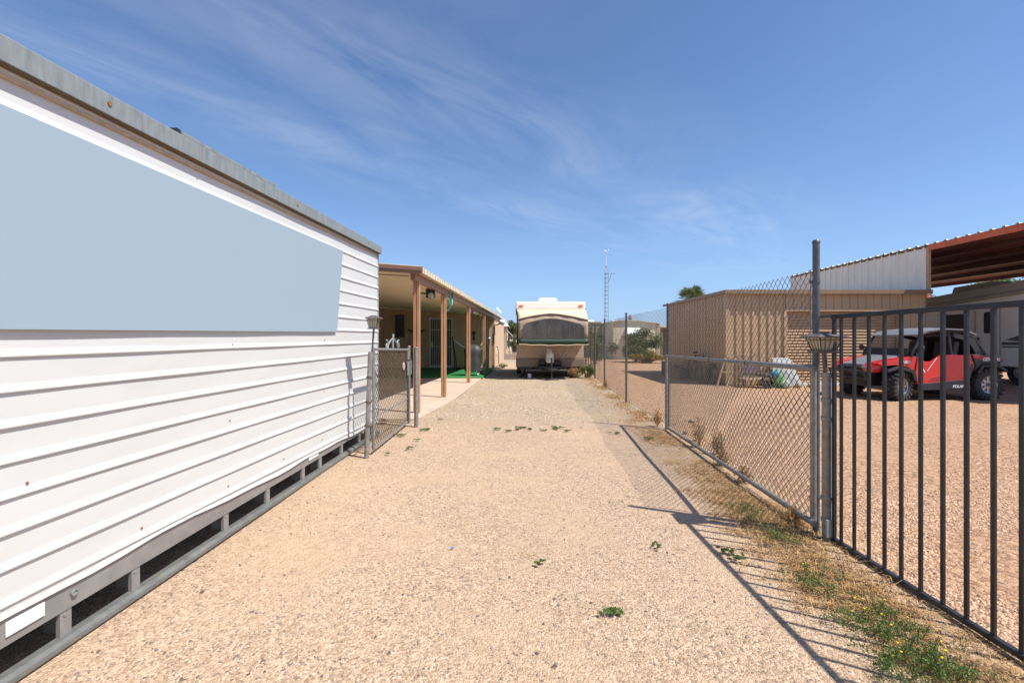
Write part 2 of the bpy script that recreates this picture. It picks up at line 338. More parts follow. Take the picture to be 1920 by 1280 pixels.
# loose gravel (uncountable)
def stones(name, n, ylo, yhi, xfun, rlo, rhi, m, power=1.0):
    y = np.exp(rng.uniform(np.log(ylo), np.log(yhi), n))
    x0, x1 = xfun(y); x = x0 + (x1-x0)*rng.random(n)
    pm = np.sin(2.3*x+1.7*y)+np.sin(3.1*y-1.3*x+1)+np.sin(5.7*x-2.9*y+2)*.7+np.sin(7.9*y+4.1*x)*.5+.6*rng.normal(size=n)
    keep = (pm > -.25) & (rng.random(n) < (np.clip((y-ylo)/2.0, 0, 1) if ylo > 5 else 1)); x, y = x[keep], y[keep]; n = len(x)
    r = rlo + (rhi-rlo)*rng.random(n)**2.5
    base = np.array([[1,0,0],[-.5,.87,0],[-.5,-.87,0],[.45,.3,.9],[-.5,.1,.8],[.1,-.5,.85]])
    faces = np.array([[3,4,5],[0,1,3],[1,4,3],[1,2,4],[2,5,4],[2,0,5],[0,3,5]])
    V = base[None] * (1+rng.uniform(-.35,.35,(n,6,3)))
    V[:, :, 2] *= rng.uniform(.45, .95, n)[:, None]; a = rng.uniform(0, 6.28, n); ca, sa = np.cos(a)[:,None], np.sin(a)[:,None]
    X = V[:,:,0]*ca - V[:,:,1]*sa*.8; Y = V[:,:,0]*sa + V[:,:,1]*ca*.8
    near = np.clip((14-y)/4, 0, 1)
    zg = near*(.006*np.sin(1.9*x+.7)*np.sin(1.3*y)+.004*np.sin(4.3*x+2.1*y)) - .006
    W = np.stack([X*r[:,None]+x[:,None], Y*r[:,None]+y[:,None], V[:,:,2]*r[:,None]+zg[:,None]], -1).reshape(-1,3)
    F = (faces[None] + (np.arange(n)*6)[:,None,None]).reshape(-1,3)
    o = npmesh(name, W, F, m); o['kind'] = 'stuff'; return o
edgex = lambda y: 2.12+.035*(y-3)
o = stones('driveway_gravel', 150000, 1.5, 16, lambda y: (np.maximum(-1.9, -1.15*y), np.minimum(edgex(y), 1.15*y)), .0020, .0075, M_gravel)
tag(o, 'pale peach crushed gravel loose over the driveway', 'gravel')
M_coarse = mat('coarse_stone', (.34,.27,.20), .85, var=.5, col2=(.60,.49,.37), island=True)
o = stones('coarse_gravel', 30000, 6.4, 17, lambda y: (-1.45+.045*(y-8)+0*y, edgex(y)), .005, .02, M_coarse)
tag(o, 'coarser grey beige gravel over the far half of the driveway', 'gravel')
o = stones('yard_gravel', 70000, 1.9, 12, lambda y: (edgex(y), np.minimum(9, 1.15*y)), .004, .015, M_gravel2)
tag(o, 'pinkish crushed rock covering the yard behind the fence', 'gravel')
o = stones('dark_pebbles', 5000, 1.5, 9, lambda y: (np.maximum(-1.85, -1.15*y), np.minimum(edgex(y), 1.15*y)), .003, .014, M_pebd)
tag(o, 'scattered dark grey pebbles on the driveway', 'pebbles')

# ------------------------------------------------------------ white sided trailer on the left
XW = -1.94; YA, YB = -1.2, 6.3
def zk(k, Y): return .308+.1345*k + (Y-1.7)/4.5*(-.0845+.015*k)
def ztop(Y): return 2.440+(Y-1.65)*.036
tr = thing('storage_trailer', (-3.1, 2.5, 0), 'long white ribbed metal trailer body on a grey steel floor frame, left of the driveway', 'trailer')
ysegs = [YA + (YB-YA)*i/46 for i in range(47)]
for k in range(-1, 16):
    rows = []
    for Y in ysegs:
        z0 = zk(k, Y); z1 = zk(k+1, Y); wv = .0012*math.sin(Y*5+k*2)
        if k == -1:
            dent = .010*math.sin(Y*3.1)+.007*math.sin(Y*7.7+1)+.012*math.exp(-((Y-2.75)/.35)**2)
            pr = [(.002, zk(0,Y)-.044+dent*.9), (.010, zk(0,Y)-.038+dent*.8), (.004+dent*.3, zk(0,Y)-.02), (.004, zk(0,Y)+.001)]
        else:
            pr = [(.0, z0), (.0115, z0+.003), (.0125, z0+.008), (.004, z0+.026), (.0015+wv, z0+.036), (.0015+wv, z1-.004), (.0, z1+.001)]
            if k == 15: pr = [(a, min(b_, ztop(Y)-.02)) for a, b_ in pr]
        rows.append([(XW+a, Y, b_) for a, b_ in pr])
    m_ = MB(); m_.surf(rows); m_.build('siding_panel', M_white, tr, smooth=False, label='dented white bottom edge strip' if k == -1 else None)
b_ = MB(); b_.box(-4.4, XW-.012, YA, YB-.01, .27, 2.30); b_.build('trailer_body', M_white, tr)
b_ = MB()
vs = []
for Y in (YA, YB+.03):
    zt = ztop(Y); vs += [(-4.44, Y, zt-.10), (XW+.05, Y, zt-.10), (XW+.05, Y, zt), (XW-.0, Y, zt+.012), (-4.44, Y, zt+.012)]
b_.add(vs, [(0,1,6,5),(1,2,7,6),(2,3,8,7),(3,4,9,8),(4,0,5,9),(0,1,2,3,4),(5,6,7,8,9)])
b_.build('roof_cap', M_galv, tr, bev=.004)
# fascia seams + bolt heads
b_ = MB()
for Y in (2.72, 4.4):
    b_ = MB(); b_.obox((XW+.0515, Y, ztop(Y)-.05), (.004, .012, .098)); b_.build('fascia_seam', M_frame, tr)
for Y in (2.10, 3.9, 5.75):
    q = MB(); q.tube((XW+.049, Y, ztop(Y)-.045), (XW+.055, Y, ztop(Y)-.045), .011, 12); q.build('fascia_bolt', M_rust, tr)
b_ = MB(); rows = [[(XW+.012, Y, ztop(Y)-.140), (XW+.013, Y, ztop(Y)-.131)] for Y in ysegs]; b_.surf(rows); b_.build('wood_strip', M_wood, tr, solid=.006)
b_ = MB(); b_.box(XW-.01, XW+.012, YB-.012, YB+.012, .26, ztop(YB)-.09); b_.build('corner_post', M_galv, tr)
# screws in the siding
for px, py in ((0.0, 0), (436,646), (431,788),(428,911),(266,989),(609,637),(608,733),(604,824),(51,905),(532,860)):
    if px == 0: continue
    Y = 850*(-XW-.004)/(970-px); Z = 1.32-(py-636)*Y/850
    q = MB(); q.tube((XW-.002, Y, Z), (XW+.007, Y, Z), .0052, 8); q.build('screw', M_rust, tr)
b_ = MB(); b_.surf([[(XW+.004, Y, ztop(Y)-.1025), (XW+.047, Y, ztop(Y)-.1025)] for Y in ysegs]); b_.build('soffit', mat('brown_soffit_shade', (.12,.085,.05), .8), tr)  # dark brown strip; its colour deepens the shade under the fascia
# floor frame
b_ = MB(); rows = []
for Y in ysegs: rows.append([(XW-.004, Y, .275), (XW-.010, Y, .155), (XW-.05, Y, .152)])
b_.surf(rows); b_.build('floor_beam', M_frame, tr, solid=.006)
b_ = MB()
b_.prism([(XW-.035, .004), (XW+.018, .004), (XW+.026, .014), (XW+.024, .034), (XW+.006, .046), (XW-.035, .045)], 'y', YA, YB+.02)
b_.build('skid_rail', M_railg, tr, bev=.003)
for Y in (.9, 1.42, 1.96, 2.32, 3.04, 3.55, 4.14, 4.50, 5.05, 5.62, 6.1):
    q = MB(); q.box(XW-.03, XW-.012, Y-.025, Y+.025, .04, .17); q.box(XW-.13, XW-.03, Y+.019, Y+.025, .04, .17); q.build('strut', M_frame, tr)
    q = MB(); q.tube((XW-.013, Y-.005, .135), (XW-.008, Y-.005, .135), .008, 8); q.build('bolt', M_galv, tr)
q = MB(); q.box(-4.3, XW-.30, YA, YB-.02, .012, .26); q.build('underfloor_shade_fill', M_dark, tr)  # near-black fill standing in for the shade under the floor
for Y0, Y1 in ((1.72, 1.86), (4.22, 4.42)):
    q = MB(); q.box(XW-.003, XW+.001, Y0, Y1, .19, .245); q.build('white_label', M_whitep, tr)
q = MB(); q.lathe([(.0,.0),(.016,.002),(.016,.008),(.009,.009),(.009,.004),(0,.004)], (XW-.002, 1.985, .215), 14, 'x'); q.build('round_plug', M_galv, tr)
# flat pale blue block blanking out a sign, modelled as a board
pn = MB()
def bp_(px, py, x=XW+.024):
    Y = 850*(-x)/(970-px); return (x, Y, 1.32-(py-636)*Y/850)
a0 = bp_(0,194); a1 = bp_(643,470); a2 = bp_(632,622); a3 = bp_(0,617)
k_ = (a1[2]-a0[2])/(a1[1]-a0[1]); A = (XW+.024, .2, a0[2]-k_*(a0[1]-.2)); kb = (a2[2]-a3[2])/(a2[1]-a3[1]); D = (XW+.024, .2, a3[2]-kb*(a3[1]-.2))
pts = [A, a1, a2, D]
pn.add([p for p in pts]+[(p[0]-.006, p[1], p[2]) for p in pts], [(0,1,2,3),(4,7,6,5),(0,4,5,1),(1,5,6,2),(2,6,7,3),(3,7,4,0)])
tag(pn.build('masked_sign_panel', M_blue), 'large flat pale blue block masking out the sign on the upper white siding', 'sign panel')
for t_ in (.30,.55,.80,.965):
    pass
# solar panel edge on the roof
sp = thing('solar_panel', (-2.2, 4.0, 2.5), 'thin dark framed panel lying on the white trailer roof edge', 'solar panel')
Ya, Yb = 2.60, 3.60
def sl(x0, x1, z0, z1, ya=Ya, yb=Yb):
    q = MB(); vs = []
    for Y in (ya, yb):
        t = ztop(Y); vs += [(x0,Y,t+z0),(x1,Y,t+z0),(x1,Y,t+z1),(x0,Y,t+z1)]
    return q.add(vs, [(0,1,2,3),(4,7,6,5),(0,4,5,1),(1,5,6,2),(2,6,7,3),(3,7,4,0)])
sl(-2.9, XW+.02, .018, .038).build('frame', M_galv, sp); sl(-2.88, XW-.0, .039, .044, Ya+.02, Yb-.02).build('panel_glass', M_glass, sp)
q = MB(); q.box(XW-.10, XW+.01, Ya-.03, Ya, ztop(Ya)+.013, ztop(Ya)+.045); q.build('bracket', M_black, sp)
for Y in (4.42, 5.75):
    q = MB(); q.box(XW-.06, XW+.0, Y, Y+.03, ztop(Y)+.0125, ztop(Y)+.035); tag(q.build('roof_bracket', M_galv), 'small metal bracket on the white trailer roof edge, '+('nearer the middle' if Y < 5 else 'at the far corner'), 'bracket', 'roof brackets')

# ------------------------------------------------------------ chain link
def chain(mbv, p0, p1, z0, z1, pitch=.0718, r=.0016, wob=.010, seed=0):
    p0 = np.array(p0, float); p1 = np.array(p1, float); L = np.linalg.norm(p1-p0); seg = pitch/2
    nu = max(2, int(round(L/seg))); su = L/nu; nz = int(round((z1-z0)/seg)); szz = (z1-z0)/nz
    d = (p1-p0)/L; nrm = np.array([-d[1], d[0]])
    Pa = []; Pb = []
    for i in range(nu):
        par = i % 2; j = np.arange(nz+1); uu = (i + ((j+par) % 2))*su
        z = z0 + j*szz; off = wob*np.sin(uu*2.3+seed)*np.sin(z*2.6+seed)*np.sin(uu*np.pi/L) + np.where((j+par) % 2, .0016, -.0016)
        lean = .012*np.sin(z*3+seed+uu)
        X = p0[0]+d[0]*(uu+lean)+nrm[0]*off; Y = p0[1]+d[1]*(uu+lean)+nrm[1]*off
        pts = np.stack([X, Y, z], 1); Pa.append(pts[:-1]); Pb.append(pts[1:])
    mbv.append((np.concatenate(Pa), np.concatenate(Pb), r))
def segs_mesh(name, lst, m, parent):
    Vs = []; Fs = []; base = 0
    for Pa, Pb, r in lst:
        n = len(Pa); d = Pb-Pa; d /= np.linalg.norm(d, axis=1)[:, None]
        ref = np.array([1., .13, .07]); a = np.cross(d, ref); a /= np.linalg.norm(a, axis=1)[:, None]; b2 = np.cross(d, a)
        ring = [(1, 0), (-.5, .866), (-.5, -.866)]
        V = np.stack([P + (a*c+b2*s_)*r for P in (Pa-d*r*.5, Pb+d*r*.5) for c, s_ in ring], 1).reshape(-1, 3)
        f = np.array([[0,1,4,3],[1,2,5,4],[2,0,3,5]]); F = (f[None]+(np.arange(n)*6)[:, None, None]).reshape(-1, 4) + base
        Vs.append(V); Fs.append(F); base += len(V)
    o = npmesh(name, np.concatenate(Vs), np.concatenate(Fs), m, parent, smooth=True); o['kind'] = 'stuff'; return o
def pipe(name, p, q, r, parent, m=M_pipel, n=14, cap=True):
    b = MB(); b.tube(p, q, r, n); o = b.build(name, m, parent, smooth=True); return o
def post(x, y, h, r, parent, name='post', m=None):
    m = m or M_galv2
    b = MB(); b.tube((x,y,-.05),(x,y,h), r, 14); b.lathe([(r+.003,0),(r+.003,.012),(r*.8,.022),(0,.026)], (x,y,h-.008), 14); return b.build(name, m, parent, smooth=True)

# tall fence along the drive
fp = [(2.03,3.08,1.98,.0215), (2.235,6.72,1.84,.022), (2.265,9.43,1.86,.020), (2.42,12.6,1.88,.020), (2.60,15.2,1.86,.019), (2.86,17.6,1.85,.019), (3.10,20.6,1.85,.019), (3.35,23.8,1.85,.019), (3.6,27.,1.85,.019)]
tf = thing('chain_link_fence', (2.3, 8, 0), 'tall sagging chain link fence with pipe posts running along the right of the driveway', 'fence')
lst = []
for i in range(len(fp)-1):
    a, c = fp[i], fp[i+1]
    chain(lst, (a[0]+.03*(i>0), a[1]+(.05 if i == 0 else 0)), (c[0], c[1]), .03, 1.80, .0718 if c[1] < 13 else .10, (.0022 if i == 0 else .0019) if c[1] < 13 else .0021, .018, i)
segs_mesh('chain_link_mesh', lst, M_wire, tf)
for i, (x, y, h, r) in enumerate(fp): post(x, y, h, r, tf)
for i in range(len(fp)-1):
    a, c = fp[i], fp[i+1]
    for z in (.06, 1.31) if i else (.06,):
        b = MB(); b.path([(a[0]+(c[0]-a[0])*t/6, a[1]+(c[1]-a[1])*t/6, z-.012*math.sin(math.pi*t/6)) for t in range(7)], .0022, 5); b.build('tension_wire', M_wire, tf)
b = MB()
for z in (.25, .7, 1.71): b.lathe([(.0225,-.010),(.026,-.010),(.026,.010),(.0225,.010)], (2.03,3.08,z), 12); b.box(1.99,2.01,3.075,3.09,z-.01,z+.01)
b.build('tension_band', M_galv2, tf, smooth=True)
pipe('tension_bar', (2.03,3.135,.05), (2.03,3.135,1.80), .004, tf)
# low gate leaf against it
lg = thing('low_chain_link_gate', (2.0, 4.9, 0), 'low chain link gate with round pipe frame leaning along the tall fence', 'gate')
g0 = (1.985, 3.02); g1 = (2.19, 6.66)
for z0_, z1_ in ((.09,.035),(1.125,1.075)):
    pipe('frame_rail', (*g0, z0_), (*g1, z1_), .0195, lg)
pipe('frame_stile', (*g1, 0.01), (*g1, 1.08), .021, lg); pipe('frame_stile', (g0[0]+.02, g0[1]+.05, .06), (g0[0]+.02, g0[1]+.05, 1.125), .019, lg)
lst = []; chain(lst, (g0[0]+.035, g0[1]+.06), (g1[0]+.03, g1[1]-.03), .07, 1.08, .0718, .0018, .012, 3.3); segs_mesh('chain_link_mesh', lst, M_wire, lg)
for t in (.28, .52, .75):
    x, y = g0[0]+(g1[0]-g0[0])*t, g0[1]+(g1[1]-g0[1])*t; z = 1.125-.05*t
    b = MB(); b.lathe([(.021,-.009),(.0235,-.009),(.0235,.009),(.021,.009)], (x,y,z), 12, 'y'); b.build('tie_band', M_rustywire, lg)
# hinge post with collars between the two gates
hp = thing('gate_hinge_post', (2.07, 2.99, 0), 'thick pipe post with collars and rust stain between the low and black gates', 'post')
b = MB(); b.tube((2.038,2.985,-.04),(2.038,2.985,1.10), .0285, 18); b.build('pipe', M_pipel, hp, smooth=True)
for z in (.135, .28, .80, .92, 1.09):
    b = MB(); b.lathe([(.029,-.012),(.0345,-.012),(.0345,.012),(.029,.012)], (2.038,2.985,z), 18); b.build('collar', M_pipel, hp, smooth=True)
b = MB(); b.box(2.005,2.072,2.942,2.956,.03,.15); b.build('hinge_plate', M_galv, hp, bev=.004)
b = MB(); b.lathe([(.0293,.52),(.0293,.70)], (2.038,2.985,0), 18); 
b = MB(); b.path([(2.038+.0292*math.cos(t), 2.985+.0292*math.sin(t), .6) for t in (-1.9,-1.6,-1.3)], .001, 4)
b = MB(); b.surf([[(2.038+.0292*math.cos(-1.75+.13*i), 2.985+.0292*math.sin(-1.75+.13*i), z) for i in range(4)] for z in (.52,.60,.70,.74)]); b.build('rust_stain', M_rust, hp)

# solar post lamps
def post_lamp(x, y, zb, s, label, pole, hs=1):
    t = thing('post_lamp', (x, y, 0), label, 'lamp', 'solar post lamps')
    for pts, r_ in pole:
        b = MB(); b.path(pts, r_, 10); b.build('pole', M_lampbr, t, smooth=True)
    b = MB(); b.prism([(-.34*s,-.34*s),(.34*s,-.34*s),(.34*s,.34*s),(-.34*s,.34*s)], 'z', 0, .06*s); b.v = [(p[0]+x, p[1]+y, p[2]+zb) for p in b.v]; b.build('base_plate', M_lampbr, t, bev=.002)
    def ring(h, z): return [(x-h,y-h,z),(x+h,y-h,z),(x+h,y+h,z),(x-h,y+h,z)]
    z1, z2 = zb+.06*s, zb+.50*s*hs; lo, hi = .25*s, .37*s
    b = MB(); b.add(ring(lo*.93, z1)+ring(hi*.93, z2), [(0,1,5,4),(1,2,6,5),(2,3,7,6),(3,0,4,7)]); b.build('lens', M_lens, t)
    for f in range(4):
        b = MB()
        for k in (-1, -.5, 0, .5, 1):
            def pt(h, z, kk=k): 
                a = [(kk*h, -h), (h, kk*h), (-kk*h, h), (-h, -kk*h)][f]; return (x+a[0], y+a[1], z)
            b.tube(pt(lo, z1), pt(hi, z2), .018*s if abs(k) == 1 else .011*s, 5)
        zm = z1+(z2-z1)*.8; hm = lo+(hi-lo)*.8
        c = [((-hm,-hm),(hm,-hm)), ((hm,-hm),(hm,hm)), ((hm,hm),(-hm,hm)), ((-hm,hm),(-hm,-hm))][f]
        b.tube((x+c[0][0],y+c[0][1],zm), (x+c[1][0],y+c[1][1],zm), .011*s, 5)
        b.build('cage_side', M_lampbr, t)
    b = MB(); R0 = ring(.50*s, z2); R1 = ring(.50*s, z2+.03*s); R2 = ring(.16*s, z2+.15*s*hs); R3 = ring(.15*s, z2+.02*s+.15*s*hs)
    b.add(R0+R1+R2+R3, [(3,2,1,0),(12,13,14,15)]+[(i+4*k, (i+1) % 4+4*k, (i+1) % 4+4*k+4, i+4*k+4) for k in range(3) for i in range(4)])
    b.build('lamp_roof', M_lampbr, t, bev=.002); return t
post_lamp(2.02, 2.99, 1.235, .195, 'bronze solar lantern clamped to the grey pipe post beside the black gate', [([(2.035,2.99,1.09),(2.022,2.99,1.24)], .0145)])
post_lamp(-1.605, 5.07, 1.435, .165, 'bronze solar lantern on a thin pole at the white trailer corner', [([(-1.625,5.07,1.16),(-1.605,5.07,1.44)], .011)], 1.4)

# black picket gate
bg_ = thing('black_picket_gate', (2.07, 1.8, 0), 'black steel picket gate at the right edge with vertical square bars', 'gate')
gx = lambda y: 2.055 + (3.0-y)*.012
pxs = [1580,1604,1631,1660,1691,1727,1768,1812,1862,1915]
yy = [850*2.065/(p-970) for p in pxs]
for i in range(6): yy.append(yy[-1]-.121)
for y in yy:
    x = gx(y); b = MB(); b.box(x-.0078, x+.0078, y-.0078, y+.0078, .03, 1.455); b.build('picket', M_blackpaint, bg_, bev=.002)
b = MB(); ya, yb = .8, 2.955
for z0_, z1_ in ((1.452, 1.480), (.010, .036)):
    q = MB(); vs = []
    for y in (ya, yb): x = gx(y); vs += [(x-.014,y,z0_),(x+.014,y,z0_),(x+.014,y,z1_),(x-.014,y,z1_)]
    q.add(vs, [(0,1,2,3),(4,7,6,5),(0,4,5,1),(1,5,6,2),(2,6,7,3),(3,7,4,0)]); q.build('rail', M_blackpaint, bg_, bev=.003)
q = MB(); x = gx(2.95); q.box(x-.010,x+.010,2.93,2.95,.02,1.455); q.build('picket', M_blackpaint, bg_, bev=.002)
q = MB(); q.box(2.045,2.075,2.955,3.06,1.462,1.482); q.tube((2.03,3.08,1.45),(2.03,3.08,1.495),.0235,12); q.build('hinge', M_galv2, bg_)
# barbed wire
def barbed(pts, label):
    b = MB(); b.path(pts, .0022, 5)
    for i in range(0, len(pts)-1):
        p = Vector(pts[i]); 
        for a in range(2):
            d = Vector((random.uniform(-1,1), random.uniform(-1,1), random.uniform(-1,1))).normalized()*.022; b.tube(p-d, p+d, .0013, 4)
    tag(b.build('barbed_wire', M_rustywire), label, 'wire', 'loose barbed wire strands')
barbed([(2.12+.02*math.sin(t*.9), 4.02+.105*t/2.2, 1.175-.010*t*.5+.018*math.sin(t*1.7)+.03*math.exp(-((t-14)/4)**2)) for t in range(0, 34)], 'rusty barbed wire tangled along the low gate top rail')
barbed([(2.20, 5.25+.1*t, 1.06-.11*math.sin(math.pi*t/14)) for t in range(0, 15)], 'barbed wire strand drooping below the low gate rail near the second fence post')

# ------------------------------------------------------------ small walk gate on the left
wg = thing('walk_gate', (-1.67, 5.9, 0), 'small galvanised chain link walk gate beside the white trailer corner', 'gate')
w0, w1 = (-1.655, 5.22), (-1.67, 6.92)
def ztopg(t): return 1.205-.045*t
pipe('frame_stile', (*w0, .05), (*w0, ztopg(0)), .017, wg); pipe('frame_stile', (*w1, .05), (*w1, 1.19), .017, wg)
pipe('frame_rail', (*w0, ztopg(0)), (*w1, ztopg(1)), .017, wg); pipe('frame_rail', (*w0, .07), (*w1, .07), .014, wg)
pipe('frame_rail', (w0[0],w0[1],.42), (w1[0],w1[1],.42), .008, wg)
lst = []; chain(lst, w0, w1, .08, 1.17, .0718, .0030, .006, 1); segs_mesh('chain_link_mesh', lst, M_rustywire, wg)
b = MB(); yc = 6.05; zc = ztopg(.5)+.016
def scroll(b, y0, z0, dr, s):
    pts = []
    for i in range(26):
        t = i/25; a = 1.1+t*7.5; r_ = s*(.060*(1-t)+.012); pts.append((-1.66, y0+dr*(.12*s*(1)+r_*math.cos(a)), z0+.055*s+r_*math.sin(a)))
    b.path(pts, .009, 6)
for dr in (-1, 1):
    scroll(b, yc+dr*.16, zc-.01, dr, 1.0)
    b.path([(-1.66, yc+dr*(.30-.30*t/10), zc+.02+.11*math.sin(t/10*1.5)**1.2) for t in range(11)], .011, 6)
b.path([(-1.66, yc, zc), (-1.66, yc, zc+.12), (-1.66, yc+.02, zc+.19)], .013, 8)
b.build('scroll_ornament', M_galv, wg, smooth=True)
b = MB(); b.box(-1.655,-1.63,6.80,7.0,.78,.99); b.tube((-1.66,6.9,1.0),(-1.6,6.86,1.02),.01,8); b.build('latch', M_galv, wg, bev=.006)
b = MB(); b.lathe([(0,0),(.055,.0),(.06,.01),(.03,.014),(0,.014)], (-1.66,6.6,.93), 14, 'x'); b.build('round_ornament', mat('pale_pink_plastic', (.5,.36,.33), .5), wg)
def single_post(name, x, y, h, r, label):
    t = thing(name, (x, y, 0), label, 'post'); post(x, y, h, r, t, 'pipe', M_pipel)
    return t
t = thing('gate_post', (-1.65, 5.06, 0), 'leaning pipe post under the lantern at the white trailer corner', 'post')
b = MB(); b.path([(-1.685,5.06,-.04),(-1.64,5.06,1.18)], .026, 14); b.build('pipe', M_pipel, t, smooth=True)
for z in (.36, .62, .90): b = MB(); b.lathe([(.027,-.01),(.033,-.01),(.033,.01),(.027,.01)], (-1.685+.037*z,5.06,z), 14); b.tube((-1.685+.037*z,5.06,z),(-1.66,5.17,z),.008,6); b.build('clamp', M_rustywire, t)
t = single_post('gate_post', -1.525, 6.84, 1.19, .032, 'round galvanised latch post standing alone right of the walk gate')
single_post('gate_post', -1.70, 7.12, 1.205, .02, 'thin galvanised post just behind the walk gate stile')

# ------------------------------------------------------------ patio cover and beige home
XO = lambda y: -1.76+.057*(y-8.0)
pc = thing('patio_cover', (-3, 14, 0), 'brown post patio cover with corrugated roof, beside the driveway', 'patio cover')
RZ = lambda x, y: 2.47 + (XO(y)-x)*.068 - (y-7.6)*.006
for y in (7.95, 10.1, 13.45, 17.0, 20.15):
    x = XO(y); h = RZ(x, y)-.13; b = MB()
    b.box(x-.055, x-.008, y-.04, y+.04, 0, h); b.box(x+.008, x+.055, y-.04, y+.04, 0, h); b.box(x-.008, x+.008, y-.025, y+.025, .001, h-.001); b.box(x-.065,x+.065,y-.06,y+.06,.0,.012)
    b.build('post', M_post, pc, bev=.003)
y0, y1 = 7.7, 25.6
b = MB(); vs = []
for y in (y0, y1):
    x = XO(y); zt = RZ(x, y)-.012; vs += [(x-.04,y,zt-.13),(x+.045,y,zt-.13),(x+.045,y,zt),(x-.04,y,zt)]
b.add(vs, [(0,1,2,3),(4,7,6,5),(0,4,5,1),(1,5,6,2),(2,6,7,3),(3,7,4,0)]); b.build('edge_beam', M_brown, pc, bev=.004)
M_ribcap = mat('weathered_rib_end', (.52,.47,.38), .6, var=.2, scale=9)
pw = 1.0; y = 7.6
while y < 20.4:
    b = MB(); n = 5; prof_ = []
    for i in range(n):
        s0 = y+i*.2; prof_ += [(s0, 0), (s0+.010, .09), (s0+.07, .09), (s0+.080, 0)]
    prof_.append((y+pw, 0))
    rows = []
    for xf in (0, .5, 1):
        rows.append([((XO(a)+.16)*(1-xf) + (-7.0)*xf, a, RZ((XO(a)+.16)*(1-xf)+(-7.0)*xf, a)+c_) for a, c_ in prof_])
    b.surf(rows); rp = b.build('roof_panel', M_cream, pc, solid=.006)
    for i in range(n):
        s0 = y+i*.2; xe_ = XO(s0)+.16; ze = RZ(xe_, s0); q = MB(); q.prism([(s0+.006, ze-.012), (s0+.016, ze+.094), (s0+.060, ze+.094), (s0+.072, ze-.012)], 'x', xe_-.02, xe_+.012); q.build('rib_cap', M_ribcap, rp)
    y += pw
b = MB(); vs = []
for x in (-7.0, XO(7.6)+.20):
    z = RZ(x, 7.6); vs += [(x,7.56,z-.045),(x,7.6,z-.045),(x,7.6,z+.075),(x,7.56,z+.075)]
b.add(vs, [(0,1,2,3),(4,7,6,5),(0,4,5,1),(1,5,6,2),(2,6,7,3),(3,7,4,0)]); b.build('front_fascia', M_brown, pc)
b = MB(); vs = []
for x in (-7.0, XO(7.6)+.20):
    z = RZ(x, 7.6)+.02; vs += [(x,7.545,z-.012),(x,7.56,z-.012),(x,7.56,z+.012),(x,7.545,z+.012)]
b.add(vs, [(0,1,2,3),(4,7,6,5),(0,4,5,1),(1,5,6,2),(2,6,7,3),(3,7,4,0)]); b.build('fascia_lip', M_brown, pc)
b = MB(); b.path([(-3.0,7.62,2.44),(-2.4,7.64,2.42),(-1.85,7.75,2.40)], .006, 5); b.build('cable', M_black, pc)
# slab + turf
b = MB(); b.add([(-7,7.35,.0),(-1.62,7.35,.0),(-1.36,10,.0),(-1.02,20.3,.0),(-7,20.3,.0),(-7,7.35,.035),(-1.62,7.35,.035),(-1.36,10,.035),(-1.02,20.3,.035),(-7,20.3,.035)],
      [(5,6,7,8,9),(0,1,6,5),(1,2,7,6),(2,3,8,7),(3,4,9,8),(4,0,5,9)])
o = b.build('patio_slab', M_concrete, bev=.006); o['kind'] = 'structure'
for yj in (9.3, 12.2): 
    pass
b = MB(); b.add([(-7,15,.039),(-1.16,15,.039),(-1.02,19.1,.039),(-1.1,20.28,.039),(-7,20.28,.039),(-7,15,.055),(-1.16,15,.055),(-1.02,19.1,.055),(-1.1,20.28,.055),(-7,20.28,.055)],
      [(5,6,7,8,9),(0,1,6,5),(1,2,7,6),(2,3,8,7),(3,4,9,8),(4,0,5,9)])
tag(b.build('turf_mat', M_turf), 'bright green artificial turf mat on the patio slab', 'turf mat')
# home
hm = thing('beige_home', (-4, 23, 0), 'beige mobile home with white security door at the end of the patio', 'house')
def wall_strip(y, xa, xb, zfun, parent, m, pw=.4):
    x = xa
    while x < xb-.01:
        xe = min(x+pw, xb); b = MB(); n = 3; w_ = (xe-x)/n
        for i in range(n):
            q0, q1 = x+i*w_, x+(i+1)*w_
            b.add([(q0+.008,y-.02,.04),(q1-.008,y-.02,.04),(q1-.008,y-.02,zfun(q1)),(q0+.008,y-.02,zfun(q0)),(q0,y,.04),(q1,y,.04),(q1,y,zfun(q1)),(q0,y,zfun(q0))],
                  [(0,1,2,3),(0,3,7,4),(1,5,6,2)])
        b.build('wall_panel', m, parent); x = xe
zf = lambda x: RZ(x, 20.3)-.01
wall_strip(20.33, -7.0, -1.06, zf, hm, M_stucco)
dx, dy = (-.76+1.06), (25.6-20.33)
n = 22
for i in range(n):
    f0, f1 = i/n, (i+1)/n; b = MB()
    for k in range(2):
        g0_, g1_ = f0+(f1-f0)*k/2, f0+(f1-f0)*(k+1)/2; e = .0015
        b.add([(-1.06+dx*(g0_+e), 20.33+dy*(g0_+e), .04), (-1.06+dx*(g1_-e), 20.33+dy*(g1_-e), .04), (-1.06+dx*(g1_-e), 20.33+dy*(g1_-e), 2.32), (-1.06+dx*(g0_+e), 20.33+dy*(g0_+e), 2.32),
               (-1.075+dx*g0_, 20.33+dy*g0_, .04), (-1.075+dx*g1_, 20.33+dy*g1_, .04), (-1.075+dx*g1_, 20.33+dy*g1_, 2.32), (-1.075+dx*g0_, 20.33+dy*g0_, 2.32)], [(0,1,2,3),(0,3,7,4),(1,5,6,2)])
    b.build('wall_panel', M_stucco, hm)
